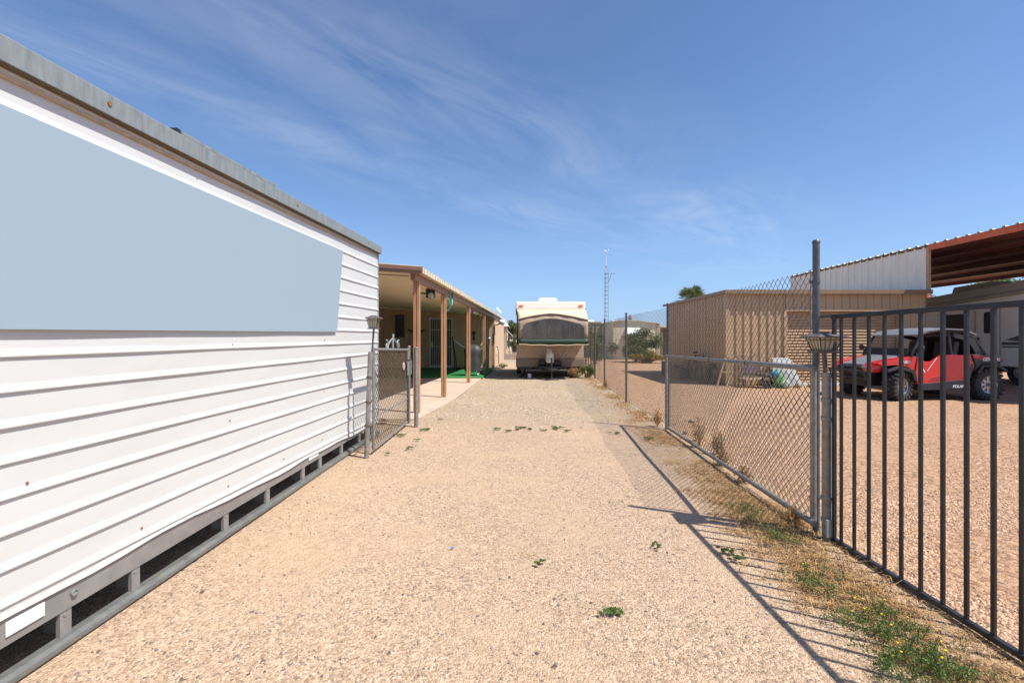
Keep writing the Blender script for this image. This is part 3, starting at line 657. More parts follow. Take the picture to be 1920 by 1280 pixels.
b = MB(); b.add([(-9,20.36,.04),(-1.09,20.36,.04),(-.80,25.58,.04),(-9,25.58,.04),(-9,20.36,2.34),(-1.09,20.36,2.34),(-.80,25.58,2.34),(-9,25.58,2.34)], [(0,3,2,1),(4,5,6,7),(0,1,5,4),(1,2,6,5),(2,3,7,6),(3,0,4,7)]); b.build('wall_core', M_stucco, hm)
b = MB(); b.add([(-9,20.41,2.55),(-.93,20.41,2.43),(-.60,25.75,2.33),(-9,25.75,2.5),(-9,20.41,2.60),(-.93,20.41,2.48),(-.60,25.75,2.38),(-9,25.75,2.55)], [(0,3,2,1),(4,5,6,7),(0,1,5,4),(1,2,6,5),(2,3,7,6),(3,0,4,7)]); b.build('roof', M_rooftop, hm)
b = MB(); b.add([(-7.02,12,.04),(-7.0,12,.04),(-7.0,20.3,.04),(-7.02,20.3,.04),(-7.02,7.6,2.8)],[(0,1,2,3)])
b = MB(); b.box(-7.3,-7.02,7.6,20.3,0,2.75); b.build('side_wall', M_stucco, hm)
dr = MB(); 
xl, xr, zt_ = -3.94, -2.88, 2.28
dr.box(xl,xl+.07,20.24,20.30,.06,zt_); dr.box(xr-.07,xr,20.24,20.30,.06,zt_); dr.box(xl+.07,xr-.07,20.24,20.30,zt_-.07,zt_); dr.box(xl+.07,xr-.07,20.24,20.30,.06,.16)
door = dr.build('door', M_doorw, hm)
b = MB(); b.box(xl+.07,xr-.07,20.27,20.29,.16,zt_-.07); b.build('screen', M_screen, door)
for i in range(9):
    x = xl+.16+i*(xr-xl-.32)/8; b = MB(); b.tube((x,20.255,.16),(x,20.255,zt_-.07),.011,6); b.build('security_bar', M_doorw, door)
for z in (1.0, 1.75): b = MB(); b.box(xl+.07,xr-.07,20.25,20.258,z-.015,z+.015); b.build('cross_bar', M_doorw, door)
b = MB(); b.box(xl+.09,xl+.15,20.22,20.245,.95,1.2); b.tube((xl+.12,20.22,1.08),(xl+.12,20.18,1.08),.02,8); b.build('handle', mat('brass', (.5,.35,.12), .35, .8), door)
wf = MB(); wf.box(-5.46,-5.42,20.27,20.31,1.42,2.42); wf.box(-5.10,-5.06,20.27,20.31,1.42,2.42); wf.box(-5.42,-5.10,20.27,20.31,1.42,1.46); wf.box(-5.42,-5.10,20.27,20.31,2.38,2.42)
wo_ = wf.build('window', M_black, hm); b = MB(); b.box(-5.42,-5.10,20.285,20.30,1.46,2.38); b.build('pane', M_glass, wo_)
b = MB(); b.box(-2.03,-1.87,20.28,20.305,1.52,1.68); b.box(-2.0,-1.9,20.27,20.28,1.28,1.48); tag(b.build('wall_plaque', M_black), 'small dark plaque on the beige home wall right of the hammock', 'plaque')
b = MB(); b.path([(-4.9+.04*i, 20.25, 1.70+.05*math.sin(i*1.1)) for i in range(20)], [.02+.02*abs(math.sin(i*.9)) for i in range(20)], 6); tag(b.build('wall_ornament', M_black), 'dark wrought wall ornament between the window and the white door', 'wall ornament')
# security light on post, flood light, dish, hose, cord
yl = 20.1; xl_ = XO(yl)
t = thing('yard_light', (xl_, yl, 0), 'round white yard light on a curved arm at the last patio post', 'light')
b = MB(); b.box(xl_+.02,xl_+.09,yl-.12,yl-.05,1.50,1.86); b.build('mount', M_galv, t)
b = MB(); b.path([(xl_+.05,yl-.1,1.82),(xl_+.07,yl-.14,1.93),(xl_+.2,yl-.2,1.96),(xl_+.32,yl-.22,2.02)], .022, 8); b.build('arm', M_black, t, smooth=True)
b = MB(); b.ball((xl_+.40,yl-.24,2.07), .15, 12, 8, (1,1,.85)); b.build('head', M_whitep, t, smooth=True)
t = thing('flood_light', (XO(9.2), 9.2, 2.2), 'black twin head motion flood light under the patio beam', 'light')
fx, fy, fz = XO(9.25)-.07, 9.2, 2.19
b = MB(); b.box(fx-.09,fx+.09,fy-.05,fy+.04,fz-.03,fz+.16); b.build('housing', M_black, t, bev=.01)
for sx, sz in ((-.26,.05),(.03,.0)):
    b = MB(); b.tube((fx,fy-.03,fz+.05),(fx+sx,fy-.10,fz+sz+.01),.016,6); hd = b.build('lamp_arm', M_black, t)
    b = MB(); b.lathe([(0,.06),(.045,.05),(.065,-.02),(.07,-.05)], (fx+sx,fy-.10,fz+sz), 12, 'y'); h_ = b.build('lamp_head', M_black, t, smooth=True)
    b = MB(); b.lathe([(.062,-.04),(.0,-.045)], (fx+sx,fy-.10,fz+sz), 12, 'y'); b.build('lens', M_lens, h_)
b = MB(); b.path([(XO(10.6)+.07, 10.4+.03*i, 2.44-.33*math.sin(math.pi*i/14)**.8) for i in range(15)], .014, 8)
b.path([(XO(10.3)+.03, 10.05, 2.30),(XO(10.3)+.09,10.1,2.2),(XO(10.3)+.14,10.15,2.08),(XO(10.3)+.09,10.15,1.97),(XO(10.3)+.0,10.13,1.95)], .012, 8)
tag(b.build('garden_hose', M_teal, smooth=True), 'teal garden hose looped over the patio beam', 'hose')
t = thing('string_lights', (XO(15), 15, 2.2), 'coloured paper string lights hanging under the patio beam', 'string lights')
for i, c_ in enumerate(((.6,.5,.25),(.25,.08,.4),(.6,.5,.25),(.55,.5,.4),(.25,.3,.1),(.5,.4,.1))):
    yq = 14.0+.5*i; b = MB(); b.ball((XO(yq)-.06, yq, RZ(XO(yq),yq)-.21), .055, 8, 6); b.build('lantern', mat('lantern_%d' % i, c_, .6), t, smooth=True)
b = MB(); b.path([(XO(yq)-.06, yq, RZ(XO(yq),yq)-.165) for yq in (13.8,15,16.7)], .004, 4); b.build('cord', M_black, t)
t = thing('satellite_dish', (-1.1,24,2.45), 'small satellite dish on the beige home roof', 'satellite dish')
b = MB(); b.tube((-1.1,23.9,2.45),(-1.05,23.9,2.75),.015,6); b.build('mast', M_galv, t)
b = MB(); rot = Matrix.Rotation(.9, 3, 'Y') @ Matrix.Rotation(.2, 3, 'X')
rows = [[Vector((-1.0,23.85,2.82)) + rot @ Vector((r_*math.cos(a), r_*math.sin(a), 1.2*r_*r_)) for a in [2*math.pi*i/14 for i in range(15)]] for r_ in (0,.1,.2)]
b.surf(rows); b.build('dish', M_whitep, t, smooth=True, solid=.01)
t = thing('power_cord', (-.9,20.6,0), 'black power cord hanging down the home wall to a coil on the ground', 'cord')
b = MB(); b.path([(-.98,21.0,.95),(-.93,21.0,1.0),(-.88,20.9,.8),(-.86,20.8,.4),(-.82,20.6,.05),(-.8,20.5,.03)], .017, 6); b.build('cable', M_black, t, smooth=True)
b = MB(); b.path([(-.85+(.20-.004*i)*math.cos(i*.6), 20.3+(.20-.004*i)*math.sin(i*.6), .02+.0016*i) for i in range(34)], .016, 5); b.build('coil', M_junk, t)
b = MB(); b.box(-1.02,-.955,21.3,21.45,.62,.90); tag(b.build('outlet_box', M_whitep, bev=.01), 'white outlet box on the beige home side wall', 'box')
# grill under cover
gr = thing('covered_grill', (-1.56,16,.04), 'barbecue grill under a black vinyl cover on the green turf', 'grill')
rows = []
for h, wx, wy in ((.16,.27,.26),(.3,.275,.265),(.55,.265,.26),(.78,.27,.26),(.86,.30,.27),(.97,.27,.24),(1.06,.19,.18),(1.10,.08,.08),(1.105,.0,.0)):
    rows.append([(-1.58+wx*math.copysign(abs(math.cos(a))**.6, math.cos(a))*(1+.05*math.sin(a*7+h*5)), 16+wy*math.copysign(abs(math.sin(a))**.6, math.sin(a))*(1+.04*math.sin(a*9)), .04+h+.02*math.sin(a*5)*(h < .2)) for a in [2*math.pi*i/40 for i in range(41)]])
b = MB(); b.surf(rows); b.build('cover', M_cover, gr, smooth=True)
for sx, sy in ((-1,-1),(1,-1),(1,1),(-1,1)):
    b = MB(); b.tube((-1.58+sx*.2,16+sy*.18,.08),(-1.58+sx*.2,16+sy*.18,.3),.018,6); l_ = b.build('leg', M_jack, gr); b = MB(); b.lathe([(0,-.02),(.04,-.02),(.04,.02),(0,.02)], (-1.58+sx*.2,16+sy*.18,.097), 10, 'x'); b.build('caster', M_whitep, l_)
# hammock
hk = thing('hammock', (-2,19.2,.05), 'net hammock slung on a dark tripod stand behind the grill', 'hammock')
pA = (-2.76,19.3,1.42); pB = (-1.18,19.2,1.36)
b = MB(); b.tube((-2.62,19.1,.06), pA, .025, 8); b.tube((-2.62,19.7,.06), pA, .02, 8); b.build('stand_pole', M_jack, hk, smooth=True)
b = MB(); b.tube((-1.36,18.95,.06), pB, .025, 8); b.tube((-1.30,19.7,.06), pB, .02, 8); b.build('stand_pole', M_jack, hk, smooth=True)
b = MB(); b.tube((-2.62,19.35,.08),(-1.36,19.35,.08),.025,8); b.build('base_bar', M_jack, hk)
rows = []
for i in range(21):
    t_ = i/20; wd = .42*math.sin(math.pi*t_)**.7; zc_ = 1.40-.06*t_-.62*math.sin(math.pi*t_)**.9; x = pA[0]+(pB[0]-pA[0])*t_
    rows.append([(x, 19.25+wd*s_, zc_+.16*s_*s_*math.sin(math.pi*t_)) for s_ in (-1,-.6,-.2,.2,.6,1)])
b = MB(); b.surf(rows); b.build('net', M_net, hk, smooth=True)
b = MB(); b.ball((pB[0],pB[1],pB[2]), .05); b.build('stand_cap', M_whitep, hk)

# ------------------------------------------------------------ pop-up camper
cp = thing('popup_camper', (1.12,17,0), 'tan pop-up camper with white roof and pulled out front bunk on the driveway', 'camper')
x0, x1 = -.05, 2.32; yf, yr = 15.75, 19.4
b = MB(); b.box(x0+.02,x1-.02,yf,yr,.66,1.14); b.build('upper_body', M_camper, cp, bev=.02)
b = MB(); b.box(x0,x1,yf-.02,yr+.02,.36,.658); b.build('lower_body', M_camper2, cp, bev=.02)
b = MB(); b.box(x0+.05,x1-.05,yf+.05,yr-.05,.26,.358); b.build('chassis', M_jack, cp)
b = MB(); b.box(x0+.0,x1+.04,yf-.05,yr+.05,2.36,2.62); b.build('roof', M_camproof, cp, bev=.03)
b = MB(); b.box(x0-.01,x1+.05,yf-.06,yr+.06,2.345,2.375); b.build('roof_trim', M_jack, cp)
b = MB(); b.prism([(.76,2.615),(1.43,2.60),(1.44,2.76),(1.38,2.81),(.84,2.82),(.77,2.78)], 'y', yf+.6, yf+1.4); b.build('air_conditioner', M_camproof, cp, bev=.03)
for x in (.13, 2.19):
    b = MB(); b.box(x-.07,x+.07,yf-.075,yf-.045,2.44,2.50); b.build('marker_light', M_orange, cp)
# canvas: roof front edge -> bunk end
yb_ = 14.75
def xe(t, s_): return
Zt = lambda s_: 1.955+.205*(1-min(1,abs(s_-.47)/.53)**1.5)   # arched top of end window wall
def yarc(z): return yb_
cols = [i/24 for i in range(25)]
bl, br = .04, 2.30
toprow = [(x0+.02+(x1-x0)*s_, yf-.06, 2.37) for s_ in cols]
midrow = [(x0+.06+(x1-x0-.04)*s_, (yf+yb_)/2+.12, 2.275-.03*math.sin(s_*math.pi*3)**2-.10*abs(s_-.5)) for s_ in cols]
endrow = [(bl+(br-bl)*s_, yb_+.02, Zt(s_)) for s_ in cols]
b = MB(); b.surf([toprow, midrow, endrow]); b.build('canvas_roof', M_canvas, cp, smooth=True, solid=.01)
rows = [endrow] + [[(bl+(br-bl)*s_+.012*math.sin(z*9+s_*20), yb_-.01+.015*math.sin(s_*30), Zt(s_)*(1-k)+1.33*k) for s_ in cols] for k, z in ((.33,1),(.66,2),(1,3))]
b = MB(); b.surf(rows); b.build('canvas_end', M_canvasd, cp, smooth=True, solid=.01)
# piping along the arch
b = MB(); b.path([(p[0], p[1]-.02, p[2]) for p in endrow], .02, 6); b.build('canvas_piping', M_canvas, cp)
wn = [(.19,1.35),(2.17,1.335),(2.17,1.70),(2.05,1.82),(1.45,1.965),(1.12,2.0),(.85,1.98),(.33,1.86),(.20,1.76)]
b = MB(); b.prism(wn, 'y', yb_-.055, yb_-.035); b.build('vinyl_window', M_vinyl, cp, label='smoked vinyl window with pale creases')
b = MB()
for i in range(7):
    x = .34+.26*i+random.uniform(-.10,.10); b.path([(x, yb_-.058, 1.37),(x+random.uniform(-.05,.05), yb_-.060, 1.55),(x+random.uniform(-.06,.03), yb_-.058, 1.80)], .003, 4)
b.build('window_crease', M_canvasd, cp)
rows = [[(bl+(br-bl)*s_, yb_-.045, 1.34+.004*math.sin(s_*20)) for s_ in cols], [(bl+(br-bl)*s_, yb_-.075, 1.24) for s_ in cols], [(bl+.01+(br-bl)*s_, yb_-.06, 1.165-.03*math.sin(s_*3.1)+.008*math.sin(s_*25)) for s_ in cols]]
b = MB(); b.surf(rows); b.build('green_skirt', M_greenc, cp, smooth=True, solid=.01)
b = MB(); b.path([(p[0], p[1]-.01, p[2]-.008) for p in rows[-1]], .014, 6); b.build('skirt_hem', M_canvas, cp)
for xs_, sgn in ((bl, -1), (br, 1)):
    b = MB(); b.add([(xs_, yb_, 1.2), (xs_, yf, 1.2), (x0+.02 if sgn < 0 else x1, yf-.06, 2.36), ((x0+.06 if sgn < 0 else x1+.02), (yf+yb_)/2+.12, 2.14), (xs_, yb_, Zt(0 if sgn < 0 else 1))], [(0,1,2,3,4)]); b.build('bunk_side', M_canvasd, cp, solid=.012)
    b = MB(); b.add([(x0+.03 if sgn<0 else x1-.01, yf, 1.14),(x0+.03 if sgn<0 else x1-.01, yr, 1.14),(x0+.03 if sgn<0 else x1-.01, yr, 2.36),(x0+.03 if sgn<0 else x1-.01, yf, 2.36)], [(0,1,2,3)]); b.build('tent_side', M_canvasd, cp, solid=.012)
b = MB(); b.add([(x0+.03,yf,1.14),(x1,yf,1.14),(x1,yf,1.20),(x0+.03,yf,1.20)],[(0,1,2,3)])
b = MB(); b.box(bl+.02,br-.02,yb_,yf,1.17,1.215); b.build('bunk_board', M_camper, cp)
b = MB(); b.add([(x0+.03,yr,1.14),(x1-.01,yr,1.14),(x1-.01,yr,2.36),(x0+.03,yr,2.36)],[(0,1,2,3)]); b.build('tent_back', M_canvasd, cp, solid=.012)
for xa, xb in ((.62,.98),(.78,1.0),(1.66,1.33),(1.92,1.30)):
    b = MB(); b.tube((xa, yb_+.15, 1.17), (xb, yf-.03, .30), .014, 8); b.build('bunk_support', M_galv, cp)
# tongue, jack, propane
b = MB(); b.tube((.55,yf,.33),(1.08,14.55,.33),.035,8); b.tube((1.69,yf,.33),(1.12,14.55,.33),.035,8); b.box(1.06,1.16,14.45,14.75,.30,.37); b.build('tongue', M_jack, cp)
b = MB(); b.tube((1.11,14.7,.04),(1.11,14.7,.72),.025,10); b.lathe([(0,0),(.07,0),(.07,.02),(.03,.04)], (1.11,14.7,.01), 12); b.tube((.98,14.7,.70),(1.24,14.7,.66),.01,6); b.build('tongue_jack', M_jack, cp, smooth=True)
b = MB(); b.lathe([(0,.52),(.12,.53),(.14,.57),(.14,.80),(.12,.86),(.08,.88),(.08,.91),(0,.92)], (1.10,15.35,0), 18); b.build('propane_tank', M_whitep, cp, smooth=True)
b = MB(); b.box(.72,1.5,15.2,15.7,.30,.41); b.ball((1.34,15.45,.5),.16,10,7,(1.2,1,.8)); b.ball((.86,15.5,.52),.15,10,7,(1,1,1)); b.build('battery_box', M_jack, cp)
b = MB(); b.box(1.02,1.20,yf-.04,yf,.86,1.0); b.build('front_hatch', M_whitep, cp)
for sx in (.28, 2.02):
    b = MB(); b.tube((sx,yf+.05,.30),(sx-.16,yf-.1,.03),.022,8); b.tube((sx-.02,yf+.05,.30),(sx+.02,yf-.1,.03),.022,8); b.box(sx-.22,sx+.10,yf-.16,yf-.04,.004,.03); b.build('stabiliser', M_jack, cp)
for sx in (x0+.12, x1-.12):
    w_ = MB(); w_.lathe([(.17,-.09),(.26,-.09),(.285,-.05),(.285,.05),(.26,.09),(.17,.09)], (sx,17.6,.28), 20, 'x'); wh = w_.build('wheel', M_tyre, cp, smooth=True)
    w_ = MB(); w_.lathe([(0,-.06),(.17,-.06),(.17,.06),(0,.06)], (sx,17.6,.28), 16, 'x'); w_.build('rim', M_rim, wh)
# hitch block things under camper
b = MB(); b.box(.35,.47,15.35,15.47,.004,.16); tag(b.build('wheel_chock', M_whitep, bev=.02), 'small white chock under the camper front left corner', 'chock')
b = MB(); b.box(.92,1.34,14.55,14.86,.0,.012); tag(b.build('jack_board', M_junk), 'reddish board under the camper tongue jack', 'board')

# ------------------------------------------------------------ tan shed
sh = thing('tan_metal_shed', (8.9, 15.6, 0), 'tan ribbed metal shed with roller door in the neighbouring yard', 'shed')
SX0, SX1, SY0, SY1, SZ = 6.0, 11.72, 13.0, 18.25, 2.66
def ribbed(parent, fn, u0, u1, z0, z1, m, pw=.92, rib=.23, d=.030, name='wall_panel', w1=.03, w2=.055):
    u_ = u0
    while u_ < u1-.02:
        e = min(u_+pw, u1); b = MB(); pr = []; s_ = u_
        while s_ < e-.01:
            pr += [(s_, 0), (s_+.02, 0)] ; a = min(s_+.02+w1*.4, e)
            pr += [(a, d), (min(a+w2, e), d), (min(a+w2+w1*.4, e), 0)]; s_ += rib
        pr.append((e, 0))
        b.surf([[fn(a, h, z) for a, h in pr] for z in (z0, z1)]); b.build(name, m, parent); u_ = e
DX0, DX1, DZ = 7.72, 10.95, 2.12
ribbed(sh, lambda a, h, z: (a, SY0-h, z), SX0, DX0-.06, .02, SZ, M_shed)
ribbed(sh, lambda a, h, z: (a, SY0-h, z), DX1+.06, SX1, .02, SZ, M_shed, pw=.7)
ribbed(sh, lambda a, h, z: (a, SY0-h, z), DX0-.06, DX1+.06, DZ+.06, SZ, M_shed)
ribbed(sh, lambda a, h, z: (SX0-h, a, z), SY0, SY1, .02, SZ, M_shed)
b = MB(); b.box(SX1-.02,SX1,SY0,SY1,0,SZ); b.box(SX0,SX1,SY1-.02,SY1,0,SZ); b.build('rear_walls', M_shed, sh)
b = MB(); b.box(SX0-.10,SX1+.05,SY0-.15,SY1+.1,SZ,SZ+.055); b.build('roof', M_shedtrim, sh)
b = MB(); b.box(SX0-.11,SX1+.05,SY0-.165,SY0-.151,SZ-.05,SZ+.065); b.build('front_fascia', M_shedtrim, sh)
b = MB(); b.box(SX0-.115,SX0-.101,SY0-.15,SY1+.1,SZ-.03,SZ+.06); b.build('side_fascia', M_shedtrim, sh)
b = MB(); b.box(SX0-.045,SX0+.05,SY0-.045,SY0+.03,.02,SZ-.001); b.build('corner_trim', M_shed, sh, bev=.005)
df = MB(); df.box(DX0-.09,DX0,SY0-.04,SY0+.12,.0,DZ+.07); df.box(DX1,DX1+.09,SY0-.04,SY0+.12,.0,DZ+.07); df.box(DX0,DX1,SY0-.04,SY0+.12,DZ,DZ+.07)
rd = df.build('roller_door', M_shed, sh, label='tan roller door half in shadow')
nsl = 24; slh = (DZ-.06)/nsl; sl0 = None
for i in range(nsl):
    z = .06+i*slh
    if sl0 is None:
        b = MB(); prf = [(0,.0),(.0,.012),(.03,.02),(.04,.045),(.03,.07),(.0,.078),(0,slh)]
        b.surf([[(DX0, SY0+.135-a, h) for a, h in prf], [(DX1, SY0+.135-a, h) for a, h in prf]]); sl0 = b.build('door_slat', M_slat, rd); sl0.location = Vector((0, 0, z)); 
    else:
        c_ = sl0.copy(); COL.objects.link(c_); c_.parent = rd; c_.location = (0, 0, z)
b = MB(); b.box(DX0,DX1,SY0+.03,SY0+.13,.004,.065); b.build('bottom_bar', M_whitep, rd)
b = MB(); b.box(DX0-.1,DX1+.1,SY0+.14,SY0+.16,0,DZ+.1); b.build('door_backing', M_dark, rd)

# ------------------------------------------------------------ carport
ct = thing('carport', (14.5, 14, 0), 'tall steel carport with red edge beam and white ribbed side panel, beside the tan shed', 'carport')
CX0, CX1, CY0, CY1 = 11.80, 17.6, 8.2, 19.6
CZ = lambda x: 4.02-(x-CX0)*.07
y_ = CY0
while y_ < CY1-.01:
    e = min(y_+.9, CY1); b = MB(); pr = []; s_ = y_
    while s_ < e-.01: pr += [(s_,0),(s_+.02,.035),(s_+.07,.035),(s_+.09,0)]; s_ += .30
    pr.append((e,0))
    b.surf([[(x, a, CZ(x)+h) for a, h in pr] for x in (CX0-.06, 14.7, CX1+.1)]); b.build('roof_panel', M_rooftop, ct, solid=.004); y_ = e
b = MB(); b.add([(x, y_, CZ(x)-.008) for x in (CX0, CX1) for y_ in (CY0+.01, CY1-.01)], [(0,1,3,2)]); b.build('roof_lining', mat('oxide_lining', (.11,.033,.028), .7, var=.7, scale=2.5, stretch=(1,.3,1)), ct)
def beamY(x, y0_, y1_, h, w_, m, name, dz=0):
    b = MB(); b.box(x-w_/2, x+w_/2, y0_, y1_, CZ(x)-.006-h-dz, CZ(x)-.006-dz); b.build(name, m, ct)
beamY(CX0, CY0, 12.98, .15, .05, M_red, 'edge_beam')
for x in (12.9, 14.0, 15.1, 16.3, 17.55): beamY(x, CY0+.02, CY1-.02, .12, .06, mat('dark_oxide_purlin', (.07,.024,.02), .6, var=.3, scale=5), 'purlin')
for x in (15.1, 16.3): beamY(x, CY0+.02, CY1-.02, .018, .08, M_rvr, 'lit_purlin_edge', .121)  # pale strips paint the light on the bottom edges of two purlins
for y_ in (19.4,):
    b = MB(); b.add([(CX0+.03,y_,CZ(CX0)-.30),(CX1,y_,CZ(CX1)-.30),(CX1,y_,CZ(CX1)-.135),(CX0+.03,y_,CZ(CX0)-.135),(CX0+.03,y_+.08,CZ(CX0)-.30),(CX1,y_+.08,CZ(CX1)-.30),(CX1,y_+.08,CZ(CX1)-.135),(CX0+.03,y_+.08,CZ(CX0)-.135)], [(0,1,2,3),(4,7,6,5),(0,4,5,1),(1,5,6,2),(2,6,7,3),(3,7,4,0)]); b.build('rafter', M_red, ct)
for x, y_ in ((CX0+.03, 8.35),(CX1,8.35),(CX1,19.4),(CX1,13.8)):
    b = MB(); b.box(x-.05,x+.05,y_,y_+.1,0,CZ(x)-.3); b.build('post', M_red, ct)
b = MB(); b.box(CX0-.012,CX0+.05,12.985,13.06,2.68,4.0); b.build('corner_trim', M_wood, ct)
ribbed(ct, lambda a, h, z: (CX0-.02-h*1.0, a, z), 13.06, 19.5, 2.72, 3.985, M_wpanel, pw=.91, rib=.3, w2=.05, name='side_panel')
b = MB(); b.box(CX0-.045,CX0-.005,13.06,19.5,3.95,4.0); b.build('rusty_top_edge', M_rust, ct)
b = MB(); b.box(CX0+.0,CX0+.04,13.06,19.5,2.72,3.9); b.build('panel_backing', M_wpanel, ct)

# ------------------------------------------------------------ fifth wheel RV
rv = thing('travel_trailer', (15.5, 13.5, 0), 'cream travel trailer with arched door, parked in the shade of the carport', 'travel trailer')
RX = 14.3
def hb(y): return 2.66 + (16.2-y)*.075
b = MB(); pr = [(9.2,.95),(9.2,3.0),(10,hb(10)),(17.3,hb(17.3)),(17.75,2.45),(17.75,.95),(17.2,.52),(10.8,.52)]
b.prism(pr, 'x', RX, RX+2.4); b.build('body', M_rv, rv, bev=.04)
b = MB(); pr = [(9.3,3.12),(10,hb(10)+.10),(17.2,hb(17.2)+.06),(17.2,hb(17.2)-.20),(10,hb(10)-.20),(9.3,2.9)]
b.prism(pr, 'x', RX-.03, RX+2.42); b.build('roof_cap', M_rvr, rv, bev=.03)
b = MB(); b.tube((RX-.06,9.8,hb(9.8)-.25),(RX-.06,16.8,hb(16.8)-.25),.055,12); b.build('awning_roll', M_rvr, rv, smooth=True)
b = MB(); b.prism([(14.2,0),(15.7,0),(15.6,.30),(14.4,.36)], 'x', RX+.7, RX+1.5); b.v = [(p[0],p[1],p[2]+hb(15)+.05) for p in b.v]; b.build('air_conditioner', M_rvr, rv, bev=.03)
def rounded(y0_, y1_, z0, z1, r_, n=4):
    pts = []
    for cx, cz, a0_ in ((y1_-r_, z0+r_, -90), (y1_-r_, z1-r_, 0), (y0_+r_, z1-r_, 90), (y0_+r_, z0+r_, 180)):
        for i in range(n+1): a = R(a0_+90*i/n); pts.append((cx+r_*math.cos(a), cz+r_*math.sin(a)))
    return pts
b = MB(); b.prism(rounded(13.43,14.10,.56,2.34,.12), 'x', RX-.03, RX); dro = b.build('door', M_rv, rv, bev=.006)
b = MB(); b.path([(RX-.035, a, c) for a, c in rounded(13.40,14.13,.54,2.37,.13)]+[(RX-.035,14.0,.54)], .014, 6); b.build('door_trim', M_rvr, rv)
b = MB(); b.prism(rounded(13.58,13.86,1.50,2.15,.06), 'x', RX-.042, RX-.031); b.build('pane', M_glass, dro)
b = MB(); b.box(RX-.05,RX-.03,14.0,14.08,1.28,1.38); b.build('handle', M_black, dro)
for y0_, y1_, z0, z1 in ((14.5,15.15,1.66,2.10),(11.4,12.4,1.6,2.3),(16.0,16.4,1.7,2.0)):
    b = MB(); b.prism(rounded(y0_-.03,y1_+.03,z0-.03,z1+.03,.06), 'x', RX-.012, RX); wi = b.build('window', M_black, rv); b = MB(); b.prism(rounded(y0_,y1_,z0,z1,.05), 'x', RX-.02, RX-.0125); b.build('pane', M_glass, wi)
for z0, z1 in ((1.08,1.12),(1.15,1.24)):
    for y0_, y1_ in ((9.3,13.38),(14.16,17.6)): b = MB(); b.box(RX-.006,RX+.01,y0_,y1_,z0,z1); b.build('stripe', M_stripe, rv)
b = MB(); b.prism([(9.6,1.3),(12.9,1.26),(13.3,1.30),(11.5,1.9),(11.2,1.9)], 'x', RX-.004, RX+.01); b.build('swoosh', M_stripe, rv)
for y_ in (12.2, 13.0):
    w_ = MB(); w_.lathe([(.18,-.11),(.31,-.11),(.35,-.06),(.35,.06),(.31,.11),(.18,.11)], (RX+.18,y_,.35), 24, 'x'); wh = w_.build('wheel', M_tyre, rv, smooth=True)
    w_ = MB(); w_.lathe([(0,-.10),(.18,-.08),(.18,.06),(0,.06)], (RX+.18,y_,.35), 16, 'x'); w_.build('rim', M_rim, wh)
b = MB(); b.box(RX+.1,RX+2.2,10.8,17.2,.38,.519); b.build('chassis', M_jack, rv)
for y_ in (16.9, 11.0): b = MB(); b.box(RX+.15,RX+.25,y_,y_+.1,.0,.4); b.build('jack_leg', M_jack, rv)
b = MB(); b.box(RX-.02,RX,15.95,16.35,2.2,2.3); b.build('porch_light', M_orange, rv)
b = MB(); b.box(RX-.3,RX+.1,13.45,14.05,.30,.34); b.box(RX-.05,RX+.1,13.5,13.53,.34,.55); b.build('entry_step', M_jack, rv)

# ------------------------------------------------------------ side by side vehicle (heads left)
ut = thing('side_by_side_vehicle', (0,0,0), 'red off-road side by side with grey roof, parked behind the black gate', 'off-road vehicle')
ny = -.72   # near side plane (local y), far +.72
def wheel(x, y, r, w_, steer=0):
    s_ = 1 if y < 0 else -1
    b = MB(); b.lathe([(.56*r,-w_/2*.85),(.80*r,-w_/2),(.93*r,-w_/2*.85),(r*.96,-w_/2*.5),(r*.96,w_/2*.5),(.93*r,w_/2*.85),(.80*r,w_/2),(.56*r,w_/2*.85)], (0,0,0), 32, 'y')
    for i in range(20):
        a = 2*math.pi*i/20
        for k, yo in enumerate((-w_*.36, 0, w_*.36)):
            aa = a + (.157 if k == 1 else 0); m_ = Matrix.Rotation(-aa, 3, 'Y'); b.obox(m_ @ Vector((r*.975, yo, 0)), (.05, w_*.30, .052), m_)
        for sd_ in (-1, 1):
            m_ = Matrix.Rotation(-a, 3, 'Y'); b.obox(m_ @ Vector((r*.88, sd_*w_*.47, 0)), (.09, .025, .035), m_)
    rot = Matrix.Rotation(steer, 3, 'Z'); b.v = [tuple(rot @ Vector(p) + Vector((x, y, r))) for p in b.v]
    t_ = b.build('wheel', M_tyre, ut)
    b = MB(); b.lathe([(.56*r,-w_*.42*s_),(.50*r,-w_*.40*s_),(.47*r,-w_*.2*s_),(0,-w_*.22*s_)], (0,0,0), 24, 'y')
    for i in range(8):
        m_ = Matrix.Rotation(-i*math.pi/4, 3, 'Y'); b.obox(m_ @ Vector((.28*r, -w_*.28*s_, 0)), (.46*r, .02, .055), m_)
    b.lathe([(.12*r,-w_*.38*s_),(.12*r,-w_*.2*s_)], (0,0,0), 12, 'y')
    b.v = [tuple(rot @ Vector(p) + Vector((x, y, r))) for p in b.v]; b.build('rim', M_rim, t_)
wheel(-.98, -.62, .31, .23, .30); wheel(-.98, .62, .31, .23, .30); wheel(1.0, -.61, .335, .27); wheel(1.0, .61, .335, .27)
def mir(poly, m, name, yn0, yn1, bev=.01, label=None):
    for s_ in (1, -1):
        b = MB(); b.prism(poly, 'y', s_*yn0, s_*yn1); b.build(name, m, ut, bev=bev)
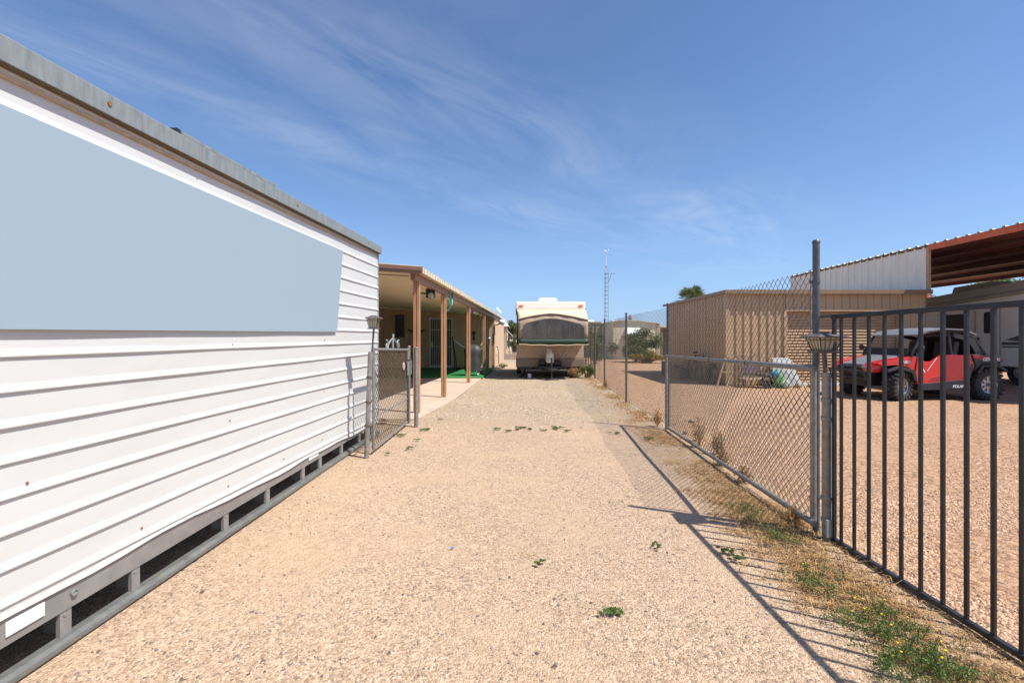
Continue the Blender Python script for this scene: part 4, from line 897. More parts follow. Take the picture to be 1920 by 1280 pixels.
# door / body side
mir([(-.60,.34),(-.66,.60),(-.60,.93),(-.44,.84),(-.30,.84),(-.05,.985),(.02,.985),(.02,.38)], M_utv, 'front_door', -.70, -.64)
mir([(.03,.385),(.03,.985),(.48,.975),(.60,.99),(.70,.75),(.56,.42)], M_utvd, 'rear_door', -.70, -.64)
mir([(-.62,.22),(-.60,.36),(0,.41),(.56,.46),(.60,.24)], M_black, 'rocker', -.705, -.60)
mir([(.62,.985),(.80,1.0),(1.30,.92),(1.33,.84),(1.20,.82),(.85,.80),(.66,.62),(.70,.75)], M_black, 'rear_fender', -.72, -.45)
mir([(.62,.93),(.66,.985),(1.30,.915),(1.32,.87),(.80,.87)], M_utvd, 'rear_fender_stripe', -.724, -.70)
mir([(.50,.56),(.62,.80),(.66,.80),(.60,.50)], M_black, 'side_vent', -.712, -.69)
mir([(-.28,.50),(-.02,.56),(.0,.42),(-.40,.40)], M_utvd, 'door_lower_panel', -.704, -.69)
mir([(.70,.60),(.82,.765),(1.20,.77),(1.40,.66),(1.38,.60),(1.18,.72),(.86,.72),(.74,.56)], M_black, 'fender_flare', -.75, -.52)
mir([(-.66,.45),(-.72,.66),(-1.05,.74),(-1.30,.66),(-1.34,.60),(-1.05,.68),(-.78,.60),(-.72,.42)], M_black, 'fender_flare', -.755, -.50)
mir([(-.61,.93),(-.67,.62),(-.78,.70),(-1.1,.76),(-1.38,.74),(-1.50,.80),(-1.2,.86),(-.72,.95)], M_utv, 'front_fender', -.68, -.36)
# white accent lines on the doors
mir([(-.60,.905),(-.46,.60),(-.44,.60),(-.58,.91)], M_whitep, 'accent_line', -.704, -.70, 0)
mir([(-.40,.64),(-.18,.93),(-.165,.93),(-.385,.64)], M_whitep, 'accent_line', -.704, -.70, 0)
# hood (grey centre), nose, grille
b = MB(); b.add([(-1.48,-.34,.765),(-1.48,.34,.765),(-.70,.42,.985),(-.70,-.42,.985),(-1.50,-.34,.74),(-1.50,.34,.74),(-.70,.42,.90),(-.70,-.42,.90)], [(0,3,2,1),(4,5,6,7),(0,1,5,4),(1,2,6,5),(2,3,7,6),(3,0,4,7)]); b.build('hood', M_utvg, ut, bev=.02)
b = MB(); b.prism([(-1.55,.50),(-1.60,.70),(-1.52,.76),(-1.2,.74),(-1.2,.50)], 'y', -.33, .33); b.build('grille', M_black, ut, bev=.015)
for s_ in (-1, 1):
    b = MB(); b.prism([(-1.54,.60),(-1.58,.72),(-1.48,.80),(-1.30,.80),(-1.30,.60)], 'y', s_*.34, s_*.56); b.build('headlight_pod', M_utv, ut, bev=.015)
    b = MB(); b.prism([(-1.575,.67),(-1.59,.715),(-1.56,.73),(-1.52,.67)], 'y', s_*.36, s_*.53); b.build('headlight', M_rim, ut)
b = MB(); b.tube((-1.66,-.52,.62),(-1.66,.52,.62),.022,8); b.tube((-1.64,-.5,.46),(-1.64,.5,.46),.022,8)
for s_ in (-.5,-.2,.2,.5): b.tube((-1.66,s_,.62),(-1.60,s_,.42),.018,8)
for s_ in (-.2,.2): b.tube((-1.60,s_,.44),(-1.2,s_,.40),.02,8)
b.build('bumper', M_jack, ut, smooth=True)
b = MB(); b.box(-1.45,1.35,-.30,.30,.28,.50); b.box(-.62,.60,-.62,.62,.26,.34); b.build('chassis', M_black, ut)
b = MB(); b.box(-.66,-.52,-.62,.62,.50,.96); b.build('firewall', M_black, ut)
for sy in (-1, 1):
    for xw in (-.98, 1.0): 
        b = MB(); b.tube((xw-.1,sy*.2,.38),(xw,sy*.55,.30),.022,6); b.tube((xw+.12,sy*.2,.38),(xw,sy*.55,.30),.022,6); b.tube((xw,sy*.22,.62),(xw,sy*.52,.34),.035,8); b.tube((xw,sy*.22,.80),(xw-.02,sy*.30,.60),.045,8); b.build('suspension_arm', M_rim if xw < 0 else M_jack, ut)
# cage
for s_ in (-1, 1):
    y = s_*.64
    b = MB(); b.path([(-.70,y,.96),(-.56,y*.97,1.20),(-.44,y*.93,1.42),(-.10,y*.92,1.50),(.50,y*.92,1.49),(.78,y*.95,1.36),(1.0,y,.98)], .026, 8); b.build('cage_rail', M_jack, ut, smooth=True)
    b = MB(); b.path([(.22,y,.95),(.20,y*.92,1.49)], .024, 8); b.build('cage_pillar', M_jack, ut, smooth=True)
b = MB()
for x, z in ((-.44,1.42),(.20,1.49),(.78,1.36),(.9,1.12)): b.tube((x,-.60,z),(x,.60,z),.022,8)
b.build('cage_crossbar', M_jack, ut, smooth=True)
b = MB(); b.box(.62,.70,-.56,.56,.95,1.40); b.box(-.52,-.44,-.58,.58,.90,1.02); b.build('rear_dark_fill', M_black, ut)  # dark slabs added to make the open cab read dim
for s_ in (-1, 1):
    b = MB(); b.add([(.26,s_*.63,1.47),(.76,s_*.62,1.35),(.96,s_*.64,.98),(.80,s_*.64,.98),(.62,s_*.63,1.28),(.30,s_*.63,1.36)], [(0,1,2,3,4,5)]); b.build('side_dark_fill', M_black, ut, solid=.01)  # added dark sheet that dims the rear side opening
rows = [[(-.50,y,1.41) for y in (-.62,-.3,0,.3,.62)], [(-.30,y,1.50+.02*(abs(y) < .5)) for y in (-.66,-.3,0,.3,.66)], [(.05,y,1.545+.02*(abs(y) < .5)) for y in (-.67,-.3,0,.3,.67)], [(.50,y,1.53+.02*(abs(y) < .5)) for y in (-.66,-.3,0,.3,.66)], [(.82,y,1.42) for y in (-.62,-.3,0,.3,.62)]]
b = MB(); b.surf(rows); b.build('roof', M_utvroof, ut, solid=.03)
b = MB(); b.add([(-.70,-.58,1.12),(-.70,.58,1.12),(-.75,.60,.98),(-.75,-.60,.98)], [(0,1,2,3)]); b.build('half_windshield', M_black, ut, solid=.01)
for x_s in (0, .62):
  for y in (-.32, .32):
    b = MB(); b.box(-.10,.42,y-.24,y+.24,.50,.66); b.obox((.40,y,.95), (.12,.46,.66), Matrix.Rotation(.18,3,'Y')); b.ball((.46,y,1.28),.12,10,7,(.6,1.3,.8)); b.v = [(p[0]+x_s*.8, p[1], p[2]) for p in b.v]; b.build('seat', M_black, ut, bev=.02)
b = MB(); b.lathe([(.15,-.012),(.17,0),(.15,.012),(.13,0),(.15,-.012)], (0,0,0), 18, 'x'); m_ = Matrix.Rotation(.5, 3, 'Y'); b.v = [tuple(m_ @ Vector(p)+Vector((-.32,-.32,1.02))) for p in b.v]; b.tube((-.32,-.32,1.02),(-.55,-.32,.90),.02,8); b.build('steering_wheel', M_black, ut, smooth=True)
b = MB(); b.box(.68,1.42,-.58,.58,.74,.80); b.box(.68,.72,-.58,.58,.8,1.0); b.box(1.38,1.42,-.58,.58,.8,.92); b.build('cargo_bed', M_black, ut)
b = MB(); b.ball((1.0,-.1,.98),.24,12,8,(1.1,1.5,.7)); b.ball((.95,.3,1.0),.2,10,7,(1,1,.9)); tag(b.build('cargo_bundle', M_cover), 'dark bundle of gear in the bed of the red side by side', 'bundle'); cargo = bpy.data.objects['cargo_bundle']
b = MB(); b.tube((-1.40,.52,.78),(-1.26,.56,1.30),.007,6); b.build('whip_antenna', M_black, ut)
for s_ in (-1, 1): b = MB(); b.ball((-.62,s_*.78,1.13),.07,10,7,(.5,1.2,1)); b.tube((-.60,s_*.64,1.12),(-.62,s_*.74,1.13),.012,6); b.build('mirror', M_black, ut)
def text(s_, size, loc, parent, m, name='lettering', rz=0, shear=.25, wid=None):
    cu = bpy.data.curves.new('txt', 'FONT'); cu.body = s_; cu.size = size; cu.extrude = .001; cu.shear = shear; cu.align_x = 'CENTER'; cu.offset = size*.02
    o = bpy.data.objects.new('txt', cu); COL.objects.link(o); dg = bpy.context.evaluated_depsgraph_get(); dg.update()
    me = bpy.data.meshes.new_from_object(o.evaluated_get(dg)); bpy.data.objects.remove(o)
    m4 = Matrix.Translation(Vector(loc)-OFF.get(parent.name, Vector((0,0,0)))) @ Matrix.Rotation(rz, 4, 'Z') @ Matrix.Rotation(R(90), 4, 'X')
    me.transform(m4); me.materials.clear(); me.materials.append(m); r_ = bpy.data.objects.new(name, me); COL.objects.link(r_); r_.parent = parent; return r_
text('POLARIS', .085, (.27,-.712,.275), ut, M_whitep, label) if False else text('POLARIS', .085, (.33,-.712,.275), ut, M_whitep)
text('GENERAL', .095, (1.04,-.727,.855), ut, M_whitep)
text('1000', .085, (-.86,-.688,.80), ut, M_whitep)
UA = R(3.0)
ut.location = (9.2, 10.50, 0); ut.rotation_euler = (0, 0, UA); cargo.location = ut.location; cargo.rotation_euler = (0,0,UA)

# ------------------------------------------------------------ clutter by the shed
b = MB(); vs = [(7.12,12.55,.02),(7.85,12.45,.02),(7.80,12.85,.72),(7.68,12.88,.80),(7.22,12.88,.80)]; n_ = len(vs)
b.add(vs+[(p[0],p[1]+.03,p[2]) for p in vs], [tuple(range(n_)), tuple(range(n_,2*n_))[::-1]]+[(i,n_+i,n_+(i+1)%n_,(i+1)%n_) for i in range(n_)])
tag(b.build('grey_sheet', M_greysheet, bev=.01), 'pale grey plastic sheet leaning against the tan shed next to the roller door', 'sheet')
b = MB(); 
def pillow(b, c, s, rot):
    rows = []
    for i in range(9):
        for_ = []
        for j in range(9):
            a, c2 = -1+i/4, -1+j/4; h = (1-a**4)*(1-c2**4)
            for_.append(Vector(c)+rot @ Vector((a*s[0], h*s[2]+.01*math.sin(i*3+j), c2*s[1])))
        rows.append(for_)
    b.surf(rows); rows = [[Vector(c)+rot @ Vector(((-1+i/4)*s[0], -(1-(-1+i/4)**4)*(1-(-1+j/4)**4)*s[2], (-1+j/4)*s[1])) for j in range(9)] for i in range(9)]; b.surf(rows)
t = thing('fertiliser_bag', (7.1,12.35,0), 'green and blue printed bag slumped in front of the grey sheet', 'bag')
pillow(b, (7.12,12.38,.20), (.16,.26,.09), Matrix.Rotation(-.5,3,'Y')); b.build('bag_body', M_bag, t, smooth=True)
b = MB(); pillow(b, (7.0,12.30,.38), (.10,.10,.08), Matrix.Rotation(-.5,3,'Y')); b.build('bag_top', M_bagblue, t, smooth=True)
b = MB(); pillow(b, (7.25,12.25,.10), (.12,.11,.08), Matrix.Rotation(.9,3,'Y')); b.build('bag_corner', mat('bag_white', (.40,.44,.36), .4, var=.3, scale=20, col2=(.05,.35,.15), thr=.55), t, smooth=True)
t = thing('garden_cart', (6.6,12.5,0), 'low dark cart loaded with old wood against the tan shed', 'cart')
b = MB(); b.box(6.15,6.95,12.3,12.75,.22,.26); b.build('deck', M_wood, t)
for x, y in ((6.2,12.35),(6.9,12.35),(6.2,12.7),(6.9,12.7)): b = MB(); b.box(x-.02,x+.02,y-.02,y+.02,.0,.6 if y > 12.5 else .22); b.build('leg', M_junk, t)
for i in range(6): b = MB(); b.obox((6.3+.1*i,12.5+random.uniform(-.08,.08),.30+.04*(i%3)), (.4,.06,.04), Matrix.Rotation(random.uniform(-.3,.3),3,'Z')); b.build('plank', M_junk, t)
b = MB(); b.box(6.3,6.8,12.74,12.77,.3,.62); b.build('back_board', mat('faded_purple_board', (.22,.15,.17), .8, var=.3, scale=9), t)
b = MB(); b.lathe([(.12,-.04),(.17,-.04),(.19,0),(.17,.04),(.12,.04)], (6.75,12.22,.19), 18, 'y'); b.build('wheel', M_tyre, t, smooth=True)
t = thing('old_bicycle', (5.7,14.6,0), 'old dark bicycle leaning on the shaded side wall of the tan shed', 'bicycle')
for i, y in enumerate((13.9, 15.0)):
    b = MB(); b.path([(5.78, y+.33*math.cos(a), .34+.33*math.sin(a)) for a in [2*math.pi*k/24 for k in range(25)]], .022, 6); wh = b.build('wheel', M_tyre, t, smooth=True)
    b = MB()
    for k in range(8): a = k*math.pi/4; b.tube((5.78,y,.34),(5.78,y+.32*math.cos(a),.34+.32*math.sin(a)),.003,4)
    b.build('spokes', M_rim, wh)
b = MB(); b.tube((5.78,13.9,.34),(5.76,14.05,.9),.016,8); b.tube((5.76,14.02,.8),(5.77,14.55,.35),.018,8); b.tube((5.77,14.55,.35),(5.76,14.68,.85),.016,8); b.tube((5.77,14.55,.35),(5.78,15.0,.34),.012,8); b.tube((5.76,14.03,.82),(5.76,14.66,.80),.018,8); b.tube((5.76,14.66,.80),(5.78,15.0,.34),.01,8); b.build('frame', M_jack, t, smooth=True)
b = MB(); b.path([(5.62,14.0,1.0),(5.7,14.06,.96),(5.76,14.06,.94),(5.84,14.06,.96),(5.9,14.0,1.0)], .012, 6); b.build('handlebar', M_rim, t)
b = MB(); b.ball((5.76,14.70,.90),.09,8,6,(.7,1.4,.4)); b.build('saddle', M_black, t)
b = MB(); b.lathe([(.18,-.08),(.27,-.09),(.31,-.04),(.31,.04),(.27,.09),(.18,.08)], (5.72,13.35,.30), 24, 'x'); tag(b.build('discarded_tire', M_tyre, smooth=True), 'old black tyre propped near the shed corner', 'tyre')
t = thing('wood_easel', (5.9,12.95,0), 'weathered wooden A-frame leaning at the tan shed corner', 'wooden frame')
for dx_ in (-.02,.25): b = MB(); b.obox((5.75+dx_,12.75,.40), (.05,.04,.86), Matrix.Rotation(.28,3,'Y')); b.build('leg', M_wood, t)
b = MB(); b.obox((5.86,12.73,.40), (.34,.02,.04)); b.build('crossbar', M_wood, t)
for i, (x, y, w_) in enumerate(((5.3,14.9,.5),(5.45,15.8,.6),(5.4,16.6,.4))):
    b = MB(); b.box(x,x+w_*.6,y,y+w_,.0,.28+.1*i); b.box(x-.02,x+w_*.6+.02,y-.02,y+w_+.02,.28+.1*i,.31+.1*i); tag(b.build('storage_bin', M_junk, bev=.01), ['low brown bin in the shade beside the bicycle','middle brown bin along the shaded shed wall','tallest brown bin farthest along the shaded shed wall'][i], 'bin', 'bins along the shed wall')

# ------------------------------------------------------------ vegetation
def leaves(name, blobs, n, size, m, parent=None, elong=1.8, flat=False):
    """blobs: list of (cx,cy,cz,rx,ry,rz); leaf quads spread in their volumes, denser near the surface, in clumps"""
    Bc = np.array(blobs, float); vol = Bc[:,3]*Bc[:,4]*Bc[:,5]; pr = vol**.7; pr /= pr.sum()
    idx = rng.choice(len(blobs), n, p=pr); d = rng.normal(size=(n,3)); d /= np.linalg.norm(d, axis=1)[:,None]
    rr = rng.random(n)**.45*(1+.22*rng.normal(size=n)*.6)
    C = Bc[idx,:3] + d*rr[:,None]*Bc[idx,3:6]; C[:,2] = np.maximum(C[:,2], .02)
    a = rng.normal(size=(n,3)); a[:,2] += .3; a /= np.linalg.norm(a, axis=1)[:,None]; q = rng.normal(size=(n,3)); bb = np.cross(a, q); bb /= np.linalg.norm(bb, axis=1)[:,None]
    s_ = size*rng.uniform(.6,1.4,n)[:,None]; A = a*s_*elong; B2 = bb*s_
    V = np.stack([C-A*.5, C+B2*.35, C+A*.5, C-B2*.35], 1).reshape(-1,3); F = np.arange(n*4).reshape(-1,4)
    return npmesh(name, V, F, m, parent)
def blobset(c, r, n, hr):
    return [(c[0]+random.gauss(0,r[0]*.45), c[1]+random.gauss(0,r[1]*.45), c[2]+random.gauss(0,r[2]*.4), r[0]*random.uniform(*hr), r[1]*random.uniform(*hr), r[2]*random.uniform(*hr)) for _ in range(n)]
def bush(name, c, r, n, size, m, label, cat='bush', stems=8, nb=14, hr=(.25,.5)):
    t = thing(name, (c[0], c[1], 0), label, cat); leaves('foliage', blobset(c, r, nb, hr), n, size, m, t)
    b = MB()
    for i in range(stems):
        a = random.uniform(0, 6.28); e = (c[0]+r[0]*.7*math.cos(a), c[1]+r[1]*.7*math.sin(a), c[2]+r[2]*random.uniform(-.1,.7)); b.path([(c[0]+.05*math.cos(a), c[1]+.05*math.sin(a), 0), ((c[0]+e[0])/2, (c[1]+e[1])/2, e[2]*.6), e], [.02,.013,.005], 5)
    b.build('stem', M_bark, t); return t
bush('desert_bush', (6.9,26.5,1.0), (1.5,1.0,1.0), 13000, .06, M_leafd, 'large dusty green bush in front of the cream home')
bush('desert_bush', (5.0,28.5,1.1), (.8,.8,1.1), 6000, .06, M_leafd, 'upright sparse green bush left of the large bush by the cream home', nb=9)
bush('ochre_bush', (7.3,25.0,.32), (.95,.5,.33), 4500, .05, M_ochre, 'low ochre yellow bush beneath the large green bush')
bush('desert_bush', (4.2,24.5,.8), (.45,.9,.8), 4500, .05, M_leafd, 'narrow green shrub behind the fence near the ladder mast')
bush('rabbitbrush', (2.38,15.45,.26), (.30,.25,.26), 3500, .022, M_leafp, 'bright yellow green shrub at the camper right corner', nb=12)
bush('dry_shrub', (1.95,15.5,.22), (.28,.22,.22), 1800, .022, M_dry, 'brownish dry shrub under the camper right corner')
bush('desert_bush', (-.28,35,.8), (.5,.5,.75), 2500, .06, M_leafd, 'grey green bush beyond the driveway end, left of the camper')
bush('small_weed', (-.66,20.9,.10), (.20,.2,.10), 700, .02, M_weed, 'green weed at the foot of the beige home side wall', 'weed')
def tree(name, base, h, cr, n, size, m, label, lean=0, nb=18, hr=(.22,.42)):
    t = thing(name, base, label, 'tree'); cx, cy = base[0], base[1]
    top = Vector((cx+lean, cy, h)); leaves('crown', blobset((top.x, cy, h-cr[2]*.6), cr, nb, hr), n, size, m, t)
    b = MB(); b.path([(cx,cy,0),(cx+lean*.3,cy,h*.3),(cx+lean*.7,cy,h*.6)], [.16,.12,.08], 8)
    for i in range(9):
        a = i*.7; b.path([(cx+lean*.4,cy,h*.35+.05*i),(cx+lean*.6+cr[0]*.4*math.cos(a),cy+cr[1]*.4*math.sin(a),h*.65),(top.x+cr[0]*.75*math.cos(a),cy+cr[1]*.75*math.sin(a),h-cr[2]*random.uniform(.2,.9))], [.07,.04,.012], 6)
    b.build('trunk', M_bark, t, smooth=True); return t
tree('desert_tree', (-.30,47,0), 2.95, (1.3,1.3,1.2), 7000, .08, M_leaf, 'round green tree beyond the end of the driveway')
tree('palo_verde_tree', (34.5,31,0), 5.9, (4.0,2.6,1.6), 16000, .085, M_leafp, 'feathery pale green tree behind the travel trailer under the carport edge', nb=26, hr=(.16,.30))
tree('desert_tree', (27.5,32,0), 4.7, (1.6,1.3,.8), 2500, .08, M_leafd, 'low tree showing between the tan shed and the travel trailer', nb=12)
# fan palm
pt = thing('fan_palm', (15.6,40.5,0), 'fan palm rising behind the tan shed', 'palm')
b = MB(); b.path([(15.6,40.5,0),(15.62,40.5,2.4),(15.6,40.5,4.5)], [.24,.2,.2], 10); b.build('trunk', M_bark, pt, smooth=True)
for i in range(42):
    a = random.uniform(0, 6.28); el = random.uniform(-.5, 1.4); L = random.uniform(.6,1.05)
    d = Vector((math.cos(a)*math.cos(el), math.sin(a)*math.cos(el), math.sin(el))); o_ = Vector((15.6,40.5,4.7)); hub = o_ + d*L
    side = d.cross(Vector((0,0,1))).normalized(); up = side.cross(d); b = MB(); b.tube(o_, hub, .018, 4)
    for k in range(17):
        f = -1.5+3.0*k/16; dd = (d*math.cos(f)+side*math.sin(f)).normalized(); Lf = 1.0*(1-.2*abs(f)/1.5)*random.uniform(.85,1.1)
        p1 = hub+dd*Lf*.6; p2 = hub+dd*Lf+Vector((0,0,-.10)); wv = dd.cross(up).normalized()*.042
        b.add([hub, p1+wv, p2, p1-wv], [(0,1,2,3)])
    b.build('frond', M_palm, pt)
# blades (grass / weeds)
def blades(name, C, n_per, h, m, spread=.03, width=.003, parent=None, droop=.6):
    Vs = []; C = np.array(C, float); k = len(C)*n_per; P = np.repeat(C, n_per, 0); P[:,:2] += rng.normal(size=(k,2))*spread*.35
    a = rng.uniform(0, 6.28, k); out = rng.uniform(.2, 1, k)*spread*1.6; hh = h*rng.uniform(.35,1.2,k)
    D = np.stack([np.cos(a), np.sin(a), np.zeros(k)], 1); S = np.stack([-np.sin(a), np.cos(a), np.zeros(k)], 1)*width
    p0 = P; p1 = P + D*out[:,None]*.5; p1[:,2] += hh*.65; p2 = P + D*out[:,None]*1.3; p2[:,2] += hh*(1-droop*.5*rng.random(k))
    V = np.stack([p0-S, p0+S, p1+S*.8, p1-S*.8, p2+S*.15, p2-S*.15], 1).reshape(-1,3)
    F = (np.array([[0,1,2,3],[3,2,4,5]])[None] + (np.arange(k)*6)[:,None,None]).reshape(-1,4)
    return npmesh(name, V, F, m, parent)
def tuft(px, py, s, label, m=M_weed, leafy=True):
    Y = 1122/(py-636); X = (px-970)*Y/850; t = thing('weed_tuft', (X, Y, gz(X,Y)), label, 'weed', 'small weeds on the driveway')
    z = gz(X, Y)
    leaves('foliage', [(X+random.gauss(0,s*.5), Y+random.gauss(0,s*.45), z+s*.12, s*random.uniform(.15,.45), s*random.uniform(.15,.4), s*.16) for _ in range(8)], int(260+s*5200), .006+s*.02, m, t, 1.9)
    return t
for px, py, s, lb in ((1137,1153,.062,'lone green weed in the middle foreground of the driveway'), (752,817,.09,'widest green weed at the foot of the walk gate'), (779,826,.045,'little weed just right of the walk gate'), (769,841,.05,'small weed below and right of the walk gate'),
                      (796,806,.09,'green weed at the foot of the lone latch post'), (725,852,.04,'tiny weed closest to the walk gate bottom, toward the camera'), (827,787,.04,'tiny weed on the gravel right of the latch post'),
                      (1014,1058,.03,'tiny green sprig on the driveway below its centre'), (1229,1026,.03,'small green weed near the gate shadow'), (1360,1038,.05,'green weed at the dark gate rail shadow'), (1380,1046,.045,'second green weed right beside the one on the gate rail shadow'),
                      (1216,824,.08,'green weed just left of the second fence post'), (1154,813,.06,'green weed at the tip of the low gate shadow')):
    tuft(px, py, s, lb)
for i, (px, py) in enumerate(((932,805),(951,809),(976,804),(993,806),(1019,808),(1041,804),(1064,809))):
    tuft(px, py, .11 if i in (2,5) else .055, 'one of the low green weeds in the row crossing the driveway, number varies none'[:62] if False else ['leftmost','second from left','third from left, larger,','middle','third from right','second from right, larger,','rightmost'][i]+' weed of the green row across the driveway')
# dry grass strip along the fence and gate
def strip(n, y0_, y1_, xo, sd_, patch=True):
    out = []
    while len(out) < n:
        y = y0_+(y1_-y0_)*random.random()**1.3; x = edgex(y)+xo+random.gauss(0, sd_)
        if patch and math.sin(x*5.1+y*2.7)+math.sin(y*4.3-x*3)+random.gauss(0,.5) < -.2: continue
        out.append((x, y, gz(x, y)-.004))
    return out
o = blades('dry_grass', strip(1500, 1.5, 7.5, -.30, .15), 7, .035, M_dry, .05, .0016, droop=1.3); tag(o, 'flattened dry straw grass along the fence and gate', 'grass', kind='stuff')
o = blades('dry_grass', strip(450, 2.2, 4.0, -.38, .15, False), 12, .045, M_dry, .06, .0018, droop=1.4); tag(o, 'thicker golden straw patch at the foot of the black gate', 'grass', kind='stuff')
o = blades('dry_grass', strip(700, 6.8, 16, -.15, .12), 6, .06, M_dry, .05, .002, droop=1.0); tag(o, 'thin dry grass along the far part of the tall fence', 'grass', kind='stuff')
# green weeds with yellow flowers near the gate
def weedpatch(cs, label, n=260, fl=5, hgt=.09):
    t = thing('flowering_weed', (cs[0][0], cs[0][1], 0), label, 'weed', 'yellow flowering weeds by the gate'); bl_ = []; C = []
    for x, y, s in cs:
        bl_ += [(x+random.gauss(0,s*.4), y+random.gauss(0,s*.4), hgt*random.uniform(.15,.6), s*.22, s*.22, hgt*.3) for _ in range(9)]
    leaves('foliage', bl_, int(n*1.7)*len(cs), .0065, M_weed, t, 1.6)
    b = MB()
    for x, y, s in cs:
        for k in range(6):
            a = random.uniform(0,6.28); b.path([(x,y,0),(x+s*.2*math.cos(a),y+s*.2*math.sin(a),hgt*.45),(x+s*.3*math.cos(a),y+s*.3*math.sin(a),hgt*.95)], .0012, 4)
    b.build('stem', M_weed, t)['kind'] = 'stuff'
    for x, y, s in cs:
        for k in range(fl):
            b = MB()
            a = random.uniform(0,6.28); r_ = s*random.uniform(.1,.7); b.ball((x+r_*math.cos(a), y+r_*math.sin(a), hgt*random.uniform(.9,1.35)), .0052, 6, 4, (1,1,.6)); b.build('flower', M_flower, t)
def gp(px, py): Y = 1122/(py-636); return ((px-970)*Y/850, Y)
wp = [(((1590,1165),), 'isolated yellow flowered weed left of the main patch', 4), (((1640,1150),(1665,1180),(1632,1195)), 'upper clump of green weeds below the black gate', 1), (((1690,1225),(1720,1205),(1740,1230),(1665,1240)), 'middle clump of green weeds with yellow flowers', 1),
      (((1720,1265),(1760,1260),(1790,1275),(1700,1285)), 'lowest clump of green weeds with most yellow flowers at the bottom edge', 2), (((1540,1100),(1520,1085)), 'small green weeds in the straw near the gate', 1), (((1455,1010),(1470,1018)), 'weeds at the base of the pipe post', 0), (((1400,960),(1420,975)), 'short green weed in the straw along the low gate', 0)]
for pts_, lb, fl in wp: weedpatch([(*gp(*p), .15) for p in pts_], lb, 330, fl)
# dry stalk weed behind the low gate
def stalk(x, y, h, lb, mm=M_dry, n=26):
    t = thing('dry_weed', (x, y, 0), lb, 'weed', 'tall dry weeds at the fence'); b = MB()
    for k in range(n):
        a = random.uniform(0,6.28); l_ = h*random.uniform(.5,1); b.path([(x,y,0),(x+.05*math.cos(a),y+.05*math.sin(a),l_*.5),(x+.14*h*2*math.cos(a)*random.random(),y+.14*h*2*math.sin(a)*random.random(),l_)], [.003,.002,.001], 4)
    b.build('stalk', mm, t); leaves('foliage', [(x,y,h*.6,.12*h*2,.12*h*2,h*.4),(x,y,h*.3,.1,.1,h*.25)], 380, .012, mm, t, 2.5)
stalk(2.22,5.55,.40,'tall dry weed standing in the mesh near the second fence post', M_dry); stalk(2.30,5.2,.30,'yellowish weed beside the tall dry weed at the fence', M_ochre)
stalk(2.13,6.9,.28,'dry weed leaning at the second fence post'); stalk(2.16,4.75,.20,'short brown weed against the low gate bottom rail'); stalk(2.10,4.2,.16,'small brown weed under the middle of the low gate')
stalk(1.98,3.25,.14,'brown weed at the foot of the tall pipe post'); stalk(2.43,12.5,.22,'dry weed at the foot of the fourth fence post')
stalk(7.6,12.3,.14,'dry grass clump in front of the grey sheet', M_ochre); stalk(8.0,12.35,.13,'green brown clump at the left end of the roller door', M_ochre)

# ------------------------------------------------------------ background homes, mast, far things
hc = thing('cream_home', (7,32,0), 'cream mobile home with bowed roof beyond the fence', 'house')
HY = 30.0
pr = [(6.35,.0),(9.35,.0),(9.35,2.34),(8.8,2.42),(7.9,2.52),(7.2,2.55),(6.6,2.52),(6.35,2.45)]
b = MB(); b.prism(pr, 'y', HY, HY+12); b.build('wall', M_homec, hc)
b = MB(); tp = pr[2:]; tp2 = [(p[0]+(.06 if i == 0 else -.06 if i == 5 else 0), p[1]+.03) for i, p in enumerate(tp)]; rows = [[(x, y, z) for x, z in tp2] for y in (HY-.12, HY+12)]; b.surf(rows); b.build('roof', M_rooftop, hc, solid=.05)
for i in range(9):
    x = 6.55+.33*i; q = MB(); q.box(x-.008,x+.008,HY-.012,HY,.05,2.3); q.build('batten', M_homec, hc)
q = MB(); q.box(7.15,8.25,HY-.55,HY-.0,1.62,1.66); q.v = [(p[0],p[1],p[2]+(.42 if p[1] > HY-.3 else 0)) for p in q.v]; q.build('window_awning', M_whitep, hc)
q = MB(); q.box(7.25,8.15,HY-.02,HY-.001,1.1,1.95); wi = q.build('window', M_black, hc); q = MB(); q.box(7.3,8.1,HY-.03,HY-.021,1.15,1.9); q.build('pane', M_glass, wi)
q = MB(); q.box(9.2,9.45,HY-.04,HY+.04,0,2.34); q.build('corner_trim', M_homey, hc)
q = MB(); q.lathe([(.10,0),(.10,.22),(.17,.24),(.06,.42),(.05,.5)], (7.72,31,2.5), 10); q.build('roof_vent', M_rust, hc)
for x_, y_ in ((6.9,33),): q = MB(); q.box(x_,x_+.7,y_,y_+.7,2.5,2.72); q.build('roof_cooler', M_whitep, hc)
hs = thing('yellowish_home', (5,36,0), 'weathered yellow beige home behind the camper and fence', 'house')
q = MB(); q.box(4.6,6.3,34,44,0,2.55); q.build('wall', M_homey, hs); q = MB(); q.box(4.5,6.3,33.9,44.1,2.551,2.65); q.build('roof', M_homey, hs)
for i in range(12): q = MB(); q.box(4.6,6.3,33.97,34,.15+.2*i,.30+.2*i); q.build('siding_board', M_homey, hs)
q = MB(); q.box(5.0,5.5,33.95,33.97,1.2,1.9); wi = q.build('window', M_black, hs); q = MB(); q.box(5.03,5.47,33.94,33.95,1.23,1.87); q.build('pane', M_glass, wi)
q = MB(); q.ball((5.6,35,2.62),.4,14,8,(1,1,.5)); tag(q.build('roof_dome', M_whitep, smooth=True), 'white dome shaped vent on the yellow beige home roof', 'vent')
q = MB(); q.box(3.1,3.9,30,30.05,0,1.9)
sn = thing('carport_shelter', (10.3,31,0), 'dark open shelter right of the cream home', 'shelter')
q = MB(); q.box(9.5,12.5,30.5,35,2.15,2.27); q.build('roof', M_rooftop, sn)
for x in (9.7,12.3): q = MB(); q.box(x,x+.12,30.6,30.72,0,2.15); q.build('post', M_junk, sn)
